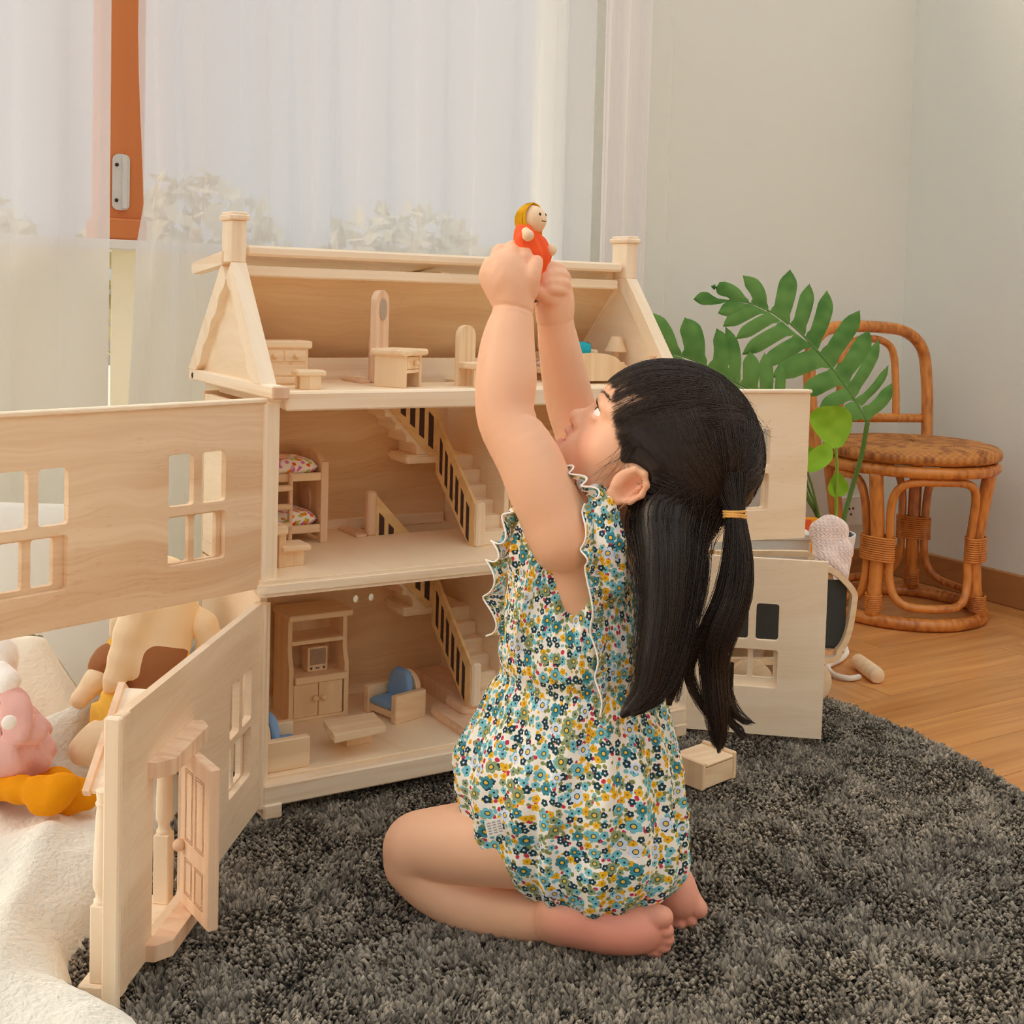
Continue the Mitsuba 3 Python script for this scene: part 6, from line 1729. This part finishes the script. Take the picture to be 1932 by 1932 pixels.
# stray hairs
for k in range(60):
    d0 = np.array([rng.uniform(-1, .6), rng.uniform(-.2, 1), rng.uniform(.1, 1.)]); d1 = d0 + rng.normal(0, .5, 3)
    P_.append(arc(d0, d1, 12, 1.0) + (np.linspace(0, 1, 12) ** 2)[:, None] * (rng.normal(0, .006, 3) + .006 * (HU - HF * .4)))
add(H + '__strands', strands(P_, .00025, .4, 3), 'hair_strand', smooth=True, kind='stuff')
scene['hair_strand'] = {'type': 'twosided', 'bsdf': {'type': 'principled', 'base_color': rgb(42, 31, 26), 'roughness': .36, 'specular': .5}}
tc = np.array(PT['tie'][0]); pg = np.array(PT['pig'])[:, :3]; td = pg[3] - pg[1]; td /= np.linalg.norm(td)
e1_ = np.cross(td, ef); e1_ /= np.linalg.norm(e1_); e2_ = np.cross(td, e1_)
for k, o in enumerate((-.0025, .0005, .0032)):
    add(H + '__hair_tie', tube([tc + td * (o + .001 * math.sin(q + k)) + .0098 * (e1_ * math.cos(q) + e2_ * math.sin(q)) for q in np.linspace(0, 2 * PI, 25)[:-1]], .0014, 6, closed=True), 'tie_tan', smooth=True, label='tan elastic hair tie')
plain('tie_tan', (214, 164, 88), .6)
# ---- the doll in her hands
t = thing('wooden_doll', 'small wooden doll with yellow yarn hair and an orange dress held up in both hands', 'doll')
dh = np.array(PT['do_head'][0]); r_ = .0142
add(t + '__head', ball(dh, r_, 3), 'doll_wood', smooth=True)
plain('doll_orange', (244, 98, 48), .7)
plain('yarn_yellow', (214, 162, 22), .85)
plain('doll_black', (30, 28, 28), .5)
plain('doll_shoe', (84, 84, 86), .5)
dressd = chain(PT['do_body'], .01) + chain(PT['do_sk'], .012) + chain(PT['do_slv'], .008)
add(t + '__dress', soft(dressd, .0011, lambda p: .0012 * np.sin(p[:, 0] * 500 + p[:, 1] * 300 + p[:, 2] * 120)), 'doll_orange', smooth=True, label='orange dress')
for s in 'LR':
    add(t + '__arm', tube([p[:3] for p in PT['do_arm' + s]], [p[3] for p in PT['do_arm' + s]], 10), 'doll_wood', smooth=True)
    add(t + '__hand', ball(PT['do_hand' + s][0], .0058, 2), 'doll_wood', smooth=True)
add(t + '__shoe', soft(chain(PT['do_feet'], .004), .0011), 'doll_shoe', smooth=True, label='dark grey shoes')
# its face looks to the right; yarn hair from a parting on top
fd = .80 * er - .52 * ef + UZ * .18; fd /= np.linalg.norm(fd); sd = np.cross(UZ, fd); sd /= np.linalg.norm(sd); ud = np.cross(fd, sd)
fp = lambda a, b: dh + r_ * 1.0 * (fd * math.cos(a) * math.cos(b) + sd * math.sin(a) * math.cos(b) + ud * math.sin(b))
for a in (.36, -.36):
    c = fp(a, .18)
    add(t + '__eye', ball(c - fd * .0007, .0014, 2, (1, 1, 1.3)), 'doll_black', smooth=True)
add(t + '__mouth', tube([fp(a, -.30 + .5 * a * a) * 1.0 for a in np.linspace(-.28, .28, 12)], .00045, 6), 'doll_black', smooth=True)
Y_ = []
for k in range(120):
    side = 1 if k % 2 else -1
    f0 = rng.uniform(-.9, .62)
    q = np.linspace(0, 1, 14)
    a0 = rng.normal(0, .05)
    pts = []
    endb = rng.uniform(-1.0, -.5)
    for s in q:
        b = 1.45 + (endb - 1.45) * s
        az = side * (1.05 + .25 * math.sin(PI * s)) + (1 - f0) * .9 * side * s
        pts.append(dh + (r_ + .0014 + .0006 * rng.random()) * (fd * math.cos(az) * math.cos(b) + sd * math.sin(az) * math.cos(b) + ud * math.sin(b)) + fd * .004 * f0 * (1 - s))
    pts = np.array(pts)
    pts = np.vstack([pts, pts[-1:] - ud * .004 * rng.random()])
    Y_.append(spline(pts, 18))
add(t + '__hair', strands(Y_, .00085, .9, 5), 'yarn_yellow', smooth=True, label='yellow yarn hair')
# ------------------------------------------------------------------ the round shag rug
RC, RR = np.array([.146, -.088]), .772
rng = np.random.default_rng(11)
t = thing('rug', 'round dark grey shaggy rug under the doll house and the child', 'rug')
cloth('rug_base', (58, 56, 54), .001)
add(t + '__base', lathe([(0, .001), (RR - .006, .001), (RR - .002, .004), (RR - .004, .007), (0, .0075)], 96, mat4(t=(*RC, 0))), 'rug_base', smooth=30)
scene['pile'] = {'type': 'twosided', 'bsdf': {'type': 'principled', 'base_color': {'type': 'mesh_attribute', 'name': 'vertex_color'}, 'roughness': .9, 'specular': .15, 'sheen': .3}}
st = .0040
gx, gy = np.meshgrid(np.arange(-RR, RR, st), np.arange(-RR, RR, st), indexing='ij')
g = np.stack([gx.ravel(), gy.ravel()], 1) + rng.uniform(-.5, .5, (gx.size, 2)) * st
g = g[np.linalg.norm(g, axis=1) < RR - .001] + RC
# only where the photograph can see the pile
vis = (g[:, 1] < .32) & (g @ np.array([.86, -.51]) > -.40) & (g @ np.array([.51, .86]) > -.62)
g = g[vis]
n = len(g)
P3 = np.c_[g, np.zeros(n)]
big_ = meshkit.fbm(P3 * 9, 3, 1); small = meshkit.fbm(P3 * 70, 2, 3); dirn = meshkit.fbm(P3 * 14, 2, 9) * 4 * PI
ln = .0072 * (.6 + .8 * rng.random(n)) * (.7 + .6 * big_)
lean = .35 + .9 * rng.random(n)
az = dirn + rng.normal(0, .8, n)
out = g - RC; ro = np.linalg.norm(out, axis=1); edge_ = ro > RR - .012
az = np.where(edge_, np.arctan2(out[:, 1], out[:, 0]) + rng.normal(0, .5, n), az); lean = np.where(edge_, 1.2, lean)
d = np.stack([np.cos(az), np.sin(az), 0 * az], 1)
w = .0020 + .0014 * rng.random(n)
side_ = np.stack([-d[:, 1], d[:, 0], 0 * az], 1)
z0 = .0065
B0 = np.c_[g, np.full(n, z0)]
Mi = B0 + d * (ln * lean * .45)[:, None] + np.array([0, 0, 1]) * (ln * .62)[:, None]
Ti = B0 + d * (ln * lean * 1.05)[:, None] + np.array([0, 0, 1]) * (ln * (.95 - .3 * np.minimum(lean, 1)))[:, None]
up_ = np.array([0, 0, 1.0])
ring = lambda C, s: np.stack([C + side_ * (w * s)[:, None], C - side_ * (w * s)[:, None], C + (d * .3 + up_ * .8) * (w * s * 1.3)[:, None]], 1)
V = np.concatenate([ring(B0, .9), ring(Mi, 1.1), Ti[:, None]], 1)          # 7 vertices a tuft
f = np.array([[0, 1, 4], [0, 4, 3], [1, 2, 5], [1, 5, 4], [2, 0, 3], [2, 3, 5], [3, 4, 6], [4, 5, 6], [5, 3, 6]])
F = (f[None] + (np.arange(n) * 7)[:, None, None]).reshape(-1, 3)
tone = np.clip(.30 + .7 * small + .35 * (big_ - .5) + rng.normal(0, .16, n), .0, 1.25)
c0, c1 = lin(62, 59, 54), lin(172, 162, 146)
C = c0 + (c1 - c0) * tone[:, None] ** 1.3
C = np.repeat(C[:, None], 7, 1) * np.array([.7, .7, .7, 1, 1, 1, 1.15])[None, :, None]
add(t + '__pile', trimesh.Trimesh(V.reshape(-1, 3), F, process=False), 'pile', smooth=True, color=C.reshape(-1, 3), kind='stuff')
